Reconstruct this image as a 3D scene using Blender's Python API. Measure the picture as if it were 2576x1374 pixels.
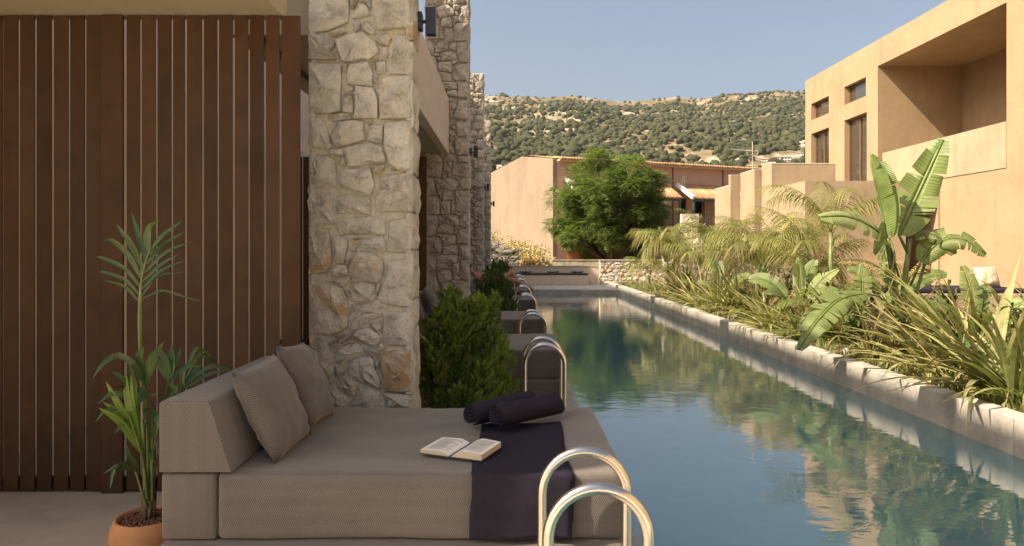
import bpy, bmesh, math, random
import numpy as np
from mathutils import Vector, Matrix, noise as mnoise
random.seed(7); np.random.seed(7)
for o in list(bpy.data.objects): bpy.data.objects.remove(o)
scene = bpy.context.scene
COL = scene.collection
R = math.radians

# ------------------------------------------------------------------ camera
# picture plane measured in a 2576 x 1374 grid: focal 1718, vanishing point (1281, 627)
F, VX, VY, CZ = 1718.0, 1281.0, 627.0, 1.55
cam = bpy.data.cameras.new('camera'); camo = bpy.data.objects.new('camera', cam); COL.objects.link(camo)
camo.location = (0, 0, CZ); camo.rotation_euler = (R(90), 0, 0)
cam.sensor_width = 36; cam.lens = 36*F/2576
cam.shift_x = (1288-VX)/2576; cam.shift_y = -(687-VY)/2576
cam.clip_start = 0.05; cam.clip_end = 6000
scene.camera = camo

# ------------------------------------------------------------------ sky, sun, exposure
SUN = Vector((-1, -0.33, 1.06)).normalized()
elev = math.asin(SUN.z); azim = math.atan2(SUN.x, SUN.y)
w = bpy.data.worlds.new('World'); scene.world = w; w.use_nodes = True
nt = w.node_tree; nt.nodes.clear()
sky = nt.nodes.new('ShaderNodeTexSky'); sky.sky_type = 'NISHITA'; sky.sun_disc = False
sky.sun_elevation = elev; sky.sun_rotation = azim
sky.altitude = 50; sky.air_density = 1.0; sky.dust_density = 5.5; sky.ozone_density = 1.1
bg = nt.nodes.new('ShaderNodeBackground'); bg.inputs[1].default_value = 0.095
ow = nt.nodes.new('ShaderNodeOutputWorld')
hsv = nt.nodes.new('ShaderNodeHueSaturation'); hsv.inputs['Saturation'].default_value = 0.86
wb = nt.nodes.new('ShaderNodeMix'); wb.data_type = 'RGBA'; wb.blend_type = 'MULTIPLY'; wb.inputs[0].default_value = 1.0; wb.inputs[7].default_value = (1.02, 1.0, 0.97, 1)
nt.links.new(sky.outputs[0], hsv.inputs['Color']); nt.links.new(hsv.outputs[0], wb.inputs[6])
nt.links.new(wb.outputs[2], bg.inputs[0]); nt.links.new(bg.outputs[0], ow.inputs[0])
sl = bpy.data.lights.new('sun', 'SUN'); sl.energy = 5.0; sl.angle = R(0.6); sl.color = (1.0, 0.88, 0.70)
slo = bpy.data.objects.new('sun', sl); COL.objects.link(slo)
slo.rotation_euler = SUN.to_track_quat('Z', 'Y').to_euler(); slo.location = (-30, 0, 40)
vs = scene.view_settings
vs.view_transform = 'Standard'; vs.look = 'None'; vs.gamma = 1; vs.use_curve_mapping = False
vs.exposure = 1.05
scene.render.engine = 'CYCLES'
scene.cycles.max_bounces = 10; scene.cycles.diffuse_bounces = 5; scene.cycles.glossy_bounces = 4
scene.cycles.transparent_max_bounces = 16; scene.cycles.transmission_bounces = 4
scene.cycles.sample_clamp_indirect = 6.0; scene.cycles.caustics_reflective = False; scene.cycles.caustics_refractive = False

# ------------------------------------------------------------------ helpers
def P(xv, yv, D):                       # grid point at distance D -> world
    return Vector(((xv-VX)*D/F, D, CZ-(yv-VY)*D/F))
def rnd(a, b): return a+(b-a)*random.random()

class MB:
    def __init__(s): s.v=[]; s.f=[]; s.uv=[]; s.hasuv=False
    def quad(s, a, b, c, d, uv=None):
        i=len(s.v); s.v += [tuple(a),tuple(b),tuple(c),tuple(d)]; s.f.append((i,i+1,i+2,i+3)); s.uv.append(uv)
        if uv: s.hasuv=True
    def tri(s, a, b, c, uv=None):
        i=len(s.v); s.v += [tuple(a),tuple(b),tuple(c)]; s.f.append((i,i+1,i+2)); s.uv.append(uv)
        if uv: s.hasuv=True
    def face(s, pts, uv=None):
        i=len(s.v); s.v += [tuple(p) for p in pts]; s.f.append(tuple(range(i,i+len(pts)))); s.uv.append(uv)
    def add(s, verts, faces):
        i=len(s.v); s.v += [tuple(p) for p in verts]; s.f += [tuple(k+i for k in f) for f in faces]; s.uv += [None]*len(faces)
    def box(s, x0,x1,y0,y1,z0,z1, M=None):
        c=[Vector(p) for p in ((x0,y0,z0),(x1,y0,z0),(x1,y1,z0),(x0,y1,z0),(x0,y0,z1),(x1,y0,z1),(x1,y1,z1),(x0,y1,z1))]
        if M is not None: c=[M@p for p in c]
        s.add(c, [(0,3,2,1),(4,5,6,7),(0,1,5,4),(1,2,6,5),(2,3,7,6),(3,0,4,7)]); return s
    def tube(s, pts, r, n=8, cap=True, rr=None):
        pts=[Vector(p) for p in pts]; rings=[]; up=None
        for i,p in enumerate(pts):
            t=(pts[min(i+1,len(pts)-1)]-pts[max(i-1,0)]).normalized()
            if up is None:
                up=t.orthogonal().normalized()
            else:
                up=(up-t*up.dot(t)); up = up.normalized() if up.length>1e-6 else t.orthogonal().normalized()
            b=t.cross(up); q=rr[i] if rr else r
            rings.append([p+up*(q*math.cos(2*math.pi*k/n))+b*(q*math.sin(2*math.pi*k/n)) for k in range(n)])
        vv=[q for ring in rings for q in ring]; ff=[]
        for i in range(len(rings)-1):
            for k in range(n): ff.append((i*n+k,i*n+(k+1)%n,(i+1)*n+(k+1)%n,(i+1)*n+k))
        if cap: ff.append(tuple(range(n-1,-1,-1))); ff.append(tuple((len(rings)-1)*n+k for k in range(n)))
        s.add(vv, ff); return s
    def lathe(s, prof, c=(0,0,0), n=32, close=False):
        vv=[]; ff=[]
        for r,z in prof:
            for k in range(n): vv.append((c[0]+r*math.cos(2*math.pi*k/n), c[1]+r*math.sin(2*math.pi*k/n), c[2]+z))
        for i in range(len(prof)-1):
            for k in range(n): ff.append((i*n+k,i*n+(k+1)%n,(i+1)*n+(k+1)%n,(i+1)*n+k))
        if close: ff.append(tuple((len(prof)-1)*n+k for k in range(n))); ff.append(tuple(range(n-1,-1,-1)))
        s.add(vv, ff); return s
    def mesh(s, name, mat=None, smooth=False, weld=False):
        me=bpy.data.meshes.new(name); me.from_pydata(s.v, [], s.f)
        if s.hasuv:
            ul=me.uv_layers.new(name='UVMap'); d=[]
            for f,u in zip(s.f,s.uv):
                d += [c for p in (u or [(0,0)]*len(f)) for c in p]
            ul.data.foreach_set('uv', d)
        if weld:
            bm=bmesh.new(); bm.from_mesh(me); bmesh.ops.remove_doubles(bm, verts=bm.verts, dist=1e-4); bm.to_mesh(me); bm.free()
        if smooth: me.polygons.foreach_set('use_smooth', [True]*len(me.polygons))
        if mat: me.materials.append(mat)
        me.update(); return me
    def build(s, name, mat, parent=None, loc=None, smooth=False, weld=False):
        return obj(name, s.mesh(name, mat, smooth, weld), parent, loc)

def obj(name, me, parent=None, loc=None):
    o=bpy.data.objects.new(name, me); COL.objects.link(o)
    if parent: o.parent=parent
    if loc is not None: o.location=loc
    return o
def tag(o, label, cat, group=None):
    o['label']=label; o['category']=cat
    if group: o['group']=group
    return o
def thing(name, label, cat, loc=(0,0,0), group=None):
    o=bpy.data.objects.new(name, None); COL.objects.link(o); o.location=loc; o.empty_display_size=.1
    return tag(o, label, cat, group)
def struct(o): o['kind']='structure'; return o
def stuff(o): o['kind']='stuff'; return o
def copy_tree(o, parent=None, loc=None):
    c=o.copy(); COL.objects.link(c); c.parent=parent
    if loc is not None: c.location=loc
    for ch in list(o.children): copy_tree(ch, c)
    return c
def bev(o, wd, seg=2):
    m=o.modifiers.new('bevel','BEVEL'); m.width=wd; m.segments=seg; m.limit_method='ANGLE'; m.angle_limit=R(40); return o
def catmull(pts, n):
    pts=[Vector(p) for p in pts]
    if len(pts)<3: return [pts[0].lerp(pts[-1], i/n) for i in range(n+1)]
    q=[pts[0]*2-pts[1]]+pts+[pts[-1]*2-pts[-2]]; m=len(pts)-1; out=[]
    for i in range(n+1):
        t=i/n*m; k=min(int(t),m-1); u=t-k; a,b,c,d=q[k:k+4]
        out.append(((b*2)+(c-a)*u+(a*2-b*5+c*4-d)*u*u+(-a+b*3-c*3+d)*u*u*u)*.5)
    return out
def ribbon(mb, pts, wd, nh, seg=6, prof=None, fold=.25, twist=0):
    c=catmull(pts, seg); nh=Vector(nh); L=[];M=[];Q=[]
    for i,p in enumerate(c):
        t=(c[min(i+1,seg)]-c[max(i-1,0)]); t = t.normalized() if t.length>1e-9 else Vector((0,0,1))
        s=t.cross(nh)
        s = s.normalized() if s.length>1e-4 else t.orthogonal().normalized()
        u=i/seg
        if twist: s=Matrix.Rotation(twist*u,3,t)@s
        up=s.cross(t)
        h=wd*.5*(prof(u) if prof else max(.04, math.sin(math.pi*min(1,(.12+.88*u)))**.7))
        L.append(p-s*h+up*(fold*h)); M.append(p); Q.append(p+s*h+up*(fold*h))
    for i in range(seg):
        a,b=i/seg,(i+1)/seg
        mb.quad(L[i],M[i],M[i+1],L[i+1], ((0,a),(.5,a),(.5,b),(0,b)))
        mb.quad(M[i],Q[i],Q[i+1],M[i+1], ((.5,a),(1,a),(1,b),(.5,b)))

# ------------------------------------------------------------------ materials
def newmat(name):
    m=bpy.data.materials.new(name); m.use_nodes=True; n=m.node_tree.nodes; l=m.node_tree.links
    b=n['Principled BSDF']; return m,n,l,b
def ramp(n, stops):
    r=n.new('ShaderNodeValToRGB'); e=r.color_ramp.elements
    while len(e)<len(stops): e.new(.5)
    for k,(p,c) in enumerate(stops): e[k].position=p; e[k].color=(*c,1)
    return r
def coords(n, l, kind='Object', scale=(1,1,1), rnd_off=True):
    tc=n.new('ShaderNodeTexCoord'); mp=n.new('ShaderNodeMapping'); mp.inputs['Scale'].default_value=scale
    l.new(tc.outputs[kind], mp.inputs[0])
    if rnd_off:
        oi=n.new('ShaderNodeObjectInfo'); mu=n.new('ShaderNodeMath'); mu.operation='MULTIPLY'; mu.inputs[1].default_value=37.0
        l.new(oi.outputs['Random'], mu.inputs[0]); cb=n.new('ShaderNodeCombineXYZ')
        for k in range(3): l.new(mu.outputs[0], cb.inputs[k])
        l.new(cb.outputs[0], mp.inputs['Location'])
    return mp.outputs[0]
def noise(n, l, vec, scale, detail=5, rough=.6, dist=0):
    t=n.new('ShaderNodeTexNoise'); t.inputs['Scale'].default_value=scale; t.inputs['Detail'].default_value=detail
    t.inputs['Roughness'].default_value=rough; t.inputs['Distortion'].default_value=dist
    l.new(vec, t.inputs['Vector']); return t.outputs['Fac']
def mixc(n, l, fac, a, b, mode='MIX'):
    m=n.new('ShaderNodeMix'); m.data_type='RGBA'; m.blend_type=mode
    if isinstance(fac,(int,float)): m.inputs[0].default_value=fac
    else: l.new(fac, m.inputs[0])
    for k,s in ((6,a),(7,b)):
        if isinstance(s,tuple): m.inputs[k].default_value=(*s[:3],1)
        else: l.new(s, m.inputs[k])
    return m.outputs[2]
def bump(n, l, b, hs, dist=.01, strength=1.0, prev=None):
    bp=n.new('ShaderNodeBump'); bp.inputs['Strength'].default_value=strength; bp.inputs['Distance'].default_value=dist
    l.new(hs, bp.inputs['Height'])
    if prev is not None: l.new(prev, bp.inputs['Normal'])
    if b is not None: l.new(bp.outputs[0], b.inputs['Normal'])
    return bp.outputs[0]
def mth(n, l, op, a, b=None, c=None):
    m=n.new('ShaderNodeMath'); m.operation=op
    for k,s in enumerate((a,b,c)):
        if s is None: continue
        if isinstance(s,(int,float)): m.inputs[k].default_value=s
        else: l.new(s, m.inputs[k])
    return m.outputs[0]
def plain(name, col, rough=.7, var=.12, scale=4, bd=.003, bs=60, metal=0, kind='Object', rand=0.0, spec=.5, col2=None):
    m,n,l,b=newmat(name); v=coords(n,l,kind)
    f=noise(n,l,v,scale,6,.65)
    dk=tuple(c*(1-var*2) for c in col); lt=tuple(min(1,c*(1+var*1.4)) for c in col) if col2 is None else col2
    r=ramp(n,[(.28,dk),(.5,col),(.74,lt)]); l.new(f,r.inputs[0]); out=r.outputs[0]
    if rand:
        oi=n.new('ShaderNodeObjectInfo'); hs=n.new('ShaderNodeHueSaturation')
        vv=mth(n,l,'MULTIPLY_ADD',oi.outputs['Random'],rand*2,1-rand); l.new(vv,hs.inputs['Value']); l.new(out,hs.inputs['Color']); out=hs.outputs[0]
    l.new(out,b.inputs['Base Color']); b.inputs['Roughness'].default_value=rough; b.inputs['Metallic'].default_value=metal
    b.inputs['Specular IOR Level'].default_value=spec
    if bd: bump(n,l,b,noise(n,l,v,bs,6,.7),bd)
    return m
def stone_mat(name, tones, stain=(.42,.20,.06), stainamt=.5, bscale=1.0, dirt=(.10,.075,.05)):
    m,n,l,b=newmat(name); v=coords(n,l); oi=n.new('ShaderNodeObjectInfo')
    r=ramp(n,[(i/(len(tones)-1),t) for i,t in enumerate(tones)]); l.new(oi.outputs['Random'],r.inputs[0])
    f=noise(n,l,v,7*bscale,8,.68,.4)
    r2=ramp(n,[(.28,(.56,.53,.50)),(.5,(1,1,1)),(.75,(1.25,1.23,1.2))]); l.new(f,r2.inputs[0])
    c=mixc(n,l,1.0,r.outputs[0],r2.outputs[0],'MULTIPLY')
    pits=noise(n,l,v,46*bscale,6,.75); r4=ramp(n,[(.30,(.55,.52,.5)),(.42,(1,1,1)),(.66,(1,1,1)),(.74,(1.3,1.28,1.25))]); l.new(pits,r4.inputs[0])
    c=mixc(n,l,.8,c,r4.outputs[0],'MULTIPLY')
    s=noise(n,l,v,3.2*bscale,6,.75,.6)
    a=mth(n,l,'MULTIPLY',oi.outputs['Random'],9.37); a=mth(n,l,'FRACT',a); a=mth(n,l,'POWER',a,2.2)
    th=mth(n,l,'MULTIPLY_ADD',a,-.17*stainamt*2,.66)
    s2=mth(n,l,'SUBTRACT',s,th); s2=mth(n,l,'MULTIPLY',s2,9); s2=mth(n,l,'MINIMUM',mth(n,l,'MAXIMUM',s2,0.0),.75)
    c=mixc(n,l,s2,c,stain)
    l.new(c,b.inputs['Base Color']); b.inputs['Roughness'].default_value=.9; b.inputs['Specular IOR Level'].default_value=.25
    vo=n.new('ShaderNodeTexVoronoi'); vo.feature='F1'; vo.inputs['Scale'].default_value=17*bscale
    nz=noise(n,l,v,5*bscale,4,.6); wv=n.new('ShaderNodeVectorMath'); wv.operation='ADD'; l.new(v,wv.inputs[0]); l.new(nz,wv.inputs[1]); l.new(wv.outputs[0],vo.inputs['Vector'])
    k=bump(n,l,None,vo.outputs['Distance'],.02/bscale,.55)
    k=bump(n,l,None,noise(n,l,v,14*bscale,8,.72,.5),.035/bscale,.9,k)
    bump(n,l,b,noise(n,l,v,80*bscale,5,.75),.006/bscale,.8,k)
    return m
def leaf_mat(name, c1, c2, rough=.45, trans=.3, rand=.25, veins=0, tip=None, spec=.4):
    m,n,l,b=newmat(name); v=coords(n,l,'Object'); f=noise(n,l,v,6,4,.6)
    r=ramp(n,[(.3,c1),(.7,c2)]); l.new(f,r.inputs[0]); out=r.outputs[0]
    if rand:
        oi=n.new('ShaderNodeObjectInfo'); hs=n.new('ShaderNodeHueSaturation')
        l.new(mth(n,l,'MULTIPLY_ADD',oi.outputs['Random'],rand*2,1-rand),hs.inputs['Value'])
        l.new(mth(n,l,'MULTIPLY_ADD',oi.outputs['Random'],.03,.487),hs.inputs['Hue']); l.new(out,hs.inputs['Color']); out=hs.outputs[0]
    tc=n.new('ShaderNodeTexCoord'); sx=n.new('ShaderNodeSeparateXYZ'); l.new(tc.outputs['UV'],sx.inputs[0])
    if tip:
        k=mth(n,l,'POWER',sx.outputs[1],3.5); k=mth(n,l,'MULTIPLY',k,mth(n,l,'MULTIPLY',f,1.7)); out=mixc(n,l,mth(n,l,'MINIMUM',k,1.0),out,tip)
    if veins:
        wv=mth(n,l,'SINE',mth(n,l,'MULTIPLY',sx.outputs[1],veins)); bump(n,l,b,wv,.004,.5)
        lt=mixc(n,l,mth(n,l,'MULTIPLY_ADD',wv,.16,.16),out,tuple(min(1,c*1.8+.02) for c in c2)); out=lt
        mid=mth(n,l,'ABSOLUTE',mth(n,l,'SUBTRACT',sx.outputs[0],.5)); mid=mth(n,l,'LESS_THAN',mid,.022); out=mixc(n,l,mid,out,tuple(min(1,c*2.2+.05) for c in c2))
    l.new(out,b.inputs['Base Color']); b.inputs['Roughness'].default_value=rough; b.inputs['Specular IOR Level'].default_value=spec
    if trans:
        tr=n.new('ShaderNodeBsdfTranslucent'); l.new(mixc(n,l,1.0,out,(1.25,1.25,.6),'MULTIPLY'),tr.inputs[0])
        mx=n.new('ShaderNodeMixShader'); mx.inputs[0].default_value=trans
        l.new(b.outputs[0],mx.inputs[1]); l.new(tr.outputs[0],mx.inputs[2]); l.new(mx.outputs[0],n['Material Output'].inputs[0])
    return m
def fabric(name, lt, dk, col=.04, thr=.0098):
    m,n,l,b=newmat(name); tc=n.new('ShaderNodeTexCoord'); sx=n.new('ShaderNodeSeparateXYZ'); l.new(tc.outputs['UV'],sx.inputs[0])
    u,v=sx.outputs[0],sx.outputs[1]
    tri=mth(n,l,'PINGPONG',u,col)
    t=mth(n,l,'ADD',v,mth(n,l,'MULTIPLY',tri,.62)); t=mth(n,l,'MULTIPLY',t,2*math.pi/thr); t=mth(n,l,'SINE',t)
    cols=mth(n,l,'PINGPONG',u,col); side=mth(n,l,'GREATER_THAN',mth(n,l,'FRACT',mth(n,l,'DIVIDE',u,col*2)),.5)
    wv=mth(n,l,'SINE',mth(n,l,'MULTIPLY',u,2*math.pi/.0052)); t2=mth(n,l,'ADD',t,mth(n,l,'MULTIPLY',wv,.45))
    vv=coords(n,l,'Object'); nz=noise(n,l,vv,220,3,.6); big=noise(n,l,vv,2.2,4,.6)
    k=mth(n,l,'MULTIPLY_ADD',t2,.33,.5); k=mth(n,l,'ADD',k,mth(n,l,'MULTIPLY_ADD',nz,.7,-.35))
    k=mth(n,l,'ADD',k,mth(n,l,'MULTIPLY_ADD',side,.05,-.025))
    k=mth(n,l,'MAXIMUM',mth(n,l,'MINIMUM',k,1.0),0.0)
    c=mixc(n,l,k,dk,lt); r=ramp(n,[(.3,(.88,.88,.88)),(.7,(1.12,1.1,1.08))]); l.new(big,r.inputs[0]); c=mixc(n,l,1.0,c,r.outputs[0],'MULTIPLY')
    l.new(c,b.inputs['Base Color']); b.inputs['Roughness'].default_value=.78; b.inputs['Specular IOR Level'].default_value=.35
    bump(n,l,b,k,.0016,.8); b.inputs['Sheen Weight'].default_value=.34; b.inputs['Sheen Roughness'].default_value=.45; b.inputs['Sheen Tint'].default_value=(1,.93,.84,1); return m
M={}
M['stone']=stone_mat('limestone',[(.53,.485,.41),(.66,.61,.52),(.58,.54,.465),(.70,.655,.57),(.60,.535,.43),(.67,.625,.54)],(.47,.29,.13),.55)
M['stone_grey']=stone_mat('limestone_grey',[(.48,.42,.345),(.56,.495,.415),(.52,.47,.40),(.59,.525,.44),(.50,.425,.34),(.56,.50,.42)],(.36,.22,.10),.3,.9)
M['stone_white']=stone_mat('limestone_white',[(.62,.55,.44),(.72,.65,.53),(.66,.60,.50),(.74,.68,.57),(.62,.53,.39)],(.52,.27,.10),.6,.5)
M['mortar']=plain('lime_mortar',(.65,.585,.47),.95,.12,14,.02,45)
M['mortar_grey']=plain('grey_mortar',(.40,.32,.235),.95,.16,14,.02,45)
M['mortar_white']=plain('pale_mortar',(.62,.54,.42),.95,.16,14,.01,45)
M['slat']=plain('brown_painted_metal',(.066,.034,.016),.55,.16,3,.0008,120,rand=.2,spec=.15)
M['dark_metal']=plain('black_metal',(.018,.018,.02),.45,.1,6,.0004,200)
M['steel']=plain('brushed_steel',(.66,.60,.52),.20,.05,8,.0002,300,metal=1)
M['plaster_beige']=plain('beige_plaster',(.60,.49,.385),.9,.05,2.5,.002,90)
M['plaster_tan']=plain('tan_plaster',(.56,.40,.24),.9,.06,2,.002,90)
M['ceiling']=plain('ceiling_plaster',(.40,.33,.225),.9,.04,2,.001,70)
def plaster(name,col,scale=1.0):
    m,n,l,b=newmat(name); v=coords(n,l,'Object',rnd_off=False); vs_=coords(n,l,'Object',(1.6,1.6,.16),rnd_off=False)
    f=noise(n,l,v,.7*scale,6,.6); st=noise(n,l,vs_,2.2*scale,5,.6); fi=noise(n,l,v,9*scale,5,.7)
    r=ramp(n,[(.3,tuple(c*.86 for c in col)),(.5,col),(.72,tuple(c*1.10 for c in col))]); l.new(f,r.inputs[0])
    r2=ramp(n,[(.30,(.84,.82,.80)),(.44,(1,1,1)),(.7,(1.03,1.03,1.03))]); l.new(st,r2.inputs[0]); c=mixc(n,l,.75,r.outputs[0],r2.outputs[0],'MULTIPLY')
    r3=ramp(n,[(.3,(.93,.93,.92)),(.6,(1.04,1.04,1.04))]); l.new(fi,r3.inputs[0]); c=mixc(n,l,1.0,c,r3.outputs[0],'MULTIPLY')
    l.new(c,b.inputs['Base Color']); b.inputs['Roughness'].default_value=.93; b.inputs['Specular IOR Level'].default_value=.2
    k=bump(n,l,None,noise(n,l,v,3.5*scale,5,.6),.012,.6); bump(n,l,b,noise(n,l,v,60*scale,5,.7),.004,.8,k); return m
M['orange']=plaster('ochre_plaster',(.355,.25,.147))
M['orange_pale']=plaster('pale_ochre_plaster',(.375,.285,.185),1.3)
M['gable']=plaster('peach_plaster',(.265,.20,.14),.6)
M['pink']=plain('pink_plaster',(.50,.30,.215),.92,.05,1.0,.002,60)
M['terrace']=plain('bounce_paving',(.66,.59,.48),.85,.1,1.5,.002,60)  # for the added ground behind the camera, kept pale to bounce sun
M['deck']=plain('sandstone_paving',(.47,.385,.29),.8,.1,3,.002,80)
M['concrete']=plain('cast_concrete',(.43,.38,.315),.85,.2,3.5,.004,60)
M['old_concrete']=plain('weathered_concrete',(.50,.42,.29),.9,.28,5,.006,40)
M['white_paint']=plain('white_trim',(.78,.74,.66),.6,.05,3,.001,60)
M['tile']=plain('clay_roof_tile',(.46,.27,.13),.85,.22,6,.003,50,rand=.22)
M['green_paint']=plain('dark_green_paint',(.035,.075,.06),.5,.1,4,.0005,60)
M['frame']=plain('bronze_frame',(.14,.075,.035),.4,.1,4,.0005,60)
M['terracotta']=plain('terracotta',(.48,.215,.085),.75,.12,5,.001,70)
M['pebble']=plain('clay_pebbles',(.17,.075,.04),.9,.25,60,.004,120)
M['soil']=plain('planting_soil',(.15,.10,.055),.95,.3,9,.02,40)
M['dry']=plain('dry_ground',(.34,.25,.13),.95,.2,1.5,.02,20)
M['basin']=plain('pool_render',(.30,.47,.49),.7,.07,2,.001,40)
M['fabric']=fabric('herringbone_weave',(.185,.16,.137),(.046,.039,.034))
M['towel']=plain('plum_terry',(.029,.024,.036),1.0,.1,40,.006,330,spec=.12)
M['page']=plain('book_page',(.74,.69,.60),.8,.03,3,.0003,200)
M['page_edge']=plain('page_edges',(.62,.49,.33),.85,.12,1,.0008,200)
M['cover']=plain('slate_cover',(.05,.06,.08),.55,.1,8,.0003,200)
M['skin']=plain('skin',(.42,.21,.12),.6,.08,6,.0005,80)
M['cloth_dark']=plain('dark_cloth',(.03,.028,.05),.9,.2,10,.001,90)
M['bark']=plain('bark',(.16,.11,.07),.95,.25,8,.02,30)
M['cane']=plain('green_cane',(.12,.16,.035),.5,.2,6,.002,40,col2=(.26,.24,.09))
M['dryleaf']=leaf_mat('straw_leaf',(.42,.29,.12),(.60,.45,.22),.7,.25,.15)
M['kentia']=leaf_mat('kentia_leaf',(.035,.075,.018),(.07,.13,.03),.32,.22,.15,spec=.6)
M['kentia_young']=leaf_mat('young_palm_leaf',(.12,.20,.025),(.20,.28,.045),.36,.3,.15,spec=.5)
M['thuja']=leaf_mat('thuja_spray',(.065,.115,.02),(.20,.28,.045),.6,.3,.0,tip=(.34,.42,.07))
M['thuja_dk']=leaf_mat('dark_conifer_spray',(.065,.11,.03),(.12,.17,.04),.6,.3,.0,tip=(.22,.28,.07))
M['tree']=leaf_mat('tree_leaf',(.085,.14,.034),(.20,.255,.065),.5,.36,.0)
M['palm']=leaf_mat('weeping_palm_leaf',(.12,.135,.03),(.29,.275,.075),.5,.35,.22,tip=(.50,.40,.14))
M['palm_dk']=leaf_mat('green_palm_leaf',(.075,.115,.025),(.19,.215,.055),.45,.3,.2,tip=(.32,.26,.09))
M['strel']=leaf_mat('paddle_leaf',(.10,.14,.038),(.21,.245,.072),.38,.35,.22,veins=260,spec=.5)
M['strel_pale']=leaf_mat('pale_paddle_leaf',(.22,.28,.10),(.36,.40,.17),.4,.35,.15,veins=260,spec=.5)
M['flax']=leaf_mat('flax_blade',(.11,.14,.042),(.27,.28,.095),.45,.3,.28,tip=(.42,.33,.13))
M['flax_pale']=leaf_mat('variegated_flax_blade',(.24,.24,.09),(.46,.42,.19),.5,.3,.3,tip=(.50,.38,.18))
M['flax_dk']=leaf_mat('bronze_flax_blade',(.13,.10,.05),(.24,.19,.08),.5,.25,.25,tip=(.34,.22,.09))
M['shrub']=leaf_mat('shrub_leaf',(.05,.085,.022),(.125,.16,.042),.45,.25,.25)
M['grass']=leaf_mat('ground_cover',(.13,.16,.04),(.36,.34,.13),.6,.3,.0)
M['vine']=leaf_mat('dry_vine',(.26,.22,.06),(.46,.36,.14),.7,.3,.0)
def glassmat(name, tint, rough=.02):
    m,n,l,b=newmat(name); b.inputs['Base Color'].default_value=(*tint,1); b.inputs['Roughness'].default_value=rough
    b.inputs['Specular IOR Level'].default_value=1.0; b.inputs['Coat Weight'].default_value=1.0; b.inputs['Coat Roughness'].default_value=.01; return m
M['pane']=glassmat('window_pane',(.05,.04,.03)); M['dark_glass']=glassmat('dark_pane',(.012,.011,.012))

M['cream']=plain('cream_plaster',(.72,.58,.42),.9,.04,2,.001,60)

# ================================================================== LARGE STRUCTURE
WZ=-0.17; PX0,PX1=0.30,4.20; PY1=26.3
# ---- terrain with the hill
ridge_pts=[(-2600,300),(-1500,262),(-400,250),(700,246),(1100,236),(1215,240),(1300,243),(1380,247),(1440,240),(1500,249),(1560,256),(1640,252),(1700,244),(1760,250),(1830,240),(1930,232),(2028,229),(2300,225),(2700,236),(3600,262),(5200,300)]
RX=np.array([(a-VX)*1250/F for a,_ in ridge_pts]); RZ=np.array([CZ+(VY-b)*1250/F for _,b in ridge_pts])
def fbm(x,y,s,o=4):
    return mnoise.fractal(Vector((x*s,y*s,3.7)),1.0,2.0,o)
def ground_z(x,y):
    if y<30.6: return -1.8
    if y<33: return -1.8+(y-30.6)/2.4*2.1
    if y<62: return .3+(y-33)*.012
    if y<240: return .65+(y-62)*.02
    s=(y-240)/1010.0
    H=float(np.interp(x*1250/max(y,400.0),RX,RZ))
    base=4.2
    if s<=1:
        z=base+(H-base)*(s**1.12)*(1-.0*s)
        env=math.sin(math.pi*min(1,s))
        z+= env*(fbm(x,y,1/210.)*26+fbm(x+500,y,1/60.)*6)
        return z
    return H-(s-1)*700+fbm(x,y,1/90.)*3
xs=sorted(set([-2400,-1900,-1500,-1200,-1000]+list(np.linspace(-850,1150,150))+[1300,1500,1800,2200,2700]+[-60,-30,-14,14,30,60]))
ys=[-400,-120,-40,-12,0,15,30.6,33,40,50,62,80,110,150,200,240]+list(np.linspace(256,1250,86))+[1265,1290,1330,1400]
vv=[(x,y,ground_z(x,y)) for y in ys for x in xs]; nx=len(xs)
ff=[(j*nx+i,j*nx+i+1,(j+1)*nx+i+1,(j+1)*nx+i) for j in range(len(ys)-1) for i in range(nx-1)]
m,n,l,b=newmat('hillside_ground'); tcv=coords(n,l,'Object',rnd_off=False)
f1=noise(n,l,tcv,.018,8,.68); f2=noise(n,l,tcv,.11,6,.7); f3=noise(n,l,tcv,.006,4,.5)
r=ramp(n,[(.36,(.125,.10,.055)),(.5,(.19,.145,.082)),(.64,(.29,.23,.15))]); l.new(f1,r.inputs[0])
r2=ramp(n,[(.3,(.7,.68,.62)),(.6,(1.08,1.05,1.0))]); l.new(f2,r2.inputs[0])
c=mixc(n,l,1.0,r.outputs[0],r2.outputs[0],'MULTIPLY')
rk=mth(n,l,'MULTIPLY',mth(n,l,'SUBTRACT',mth(n,l,'ADD',f1,mth(n,l,'MULTIPLY',f2,.6)),.86),9); rk=mth(n,l,'MINIMUM',mth(n,l,'MAXIMUM',rk,0.0),.8)
c=mixc(n,l,rk,c,(.50,.45,.375)); l.new(c,b.inputs['Base Color']); b.inputs['Roughness'].default_value=.95; b.inputs['Specular IOR Level'].default_value=.1
bump(n,l,b,f2,2.5,.8)
mb=MB(); mb.add(vv,ff); g=struct(mb.build('ground',m,smooth=True))
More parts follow.
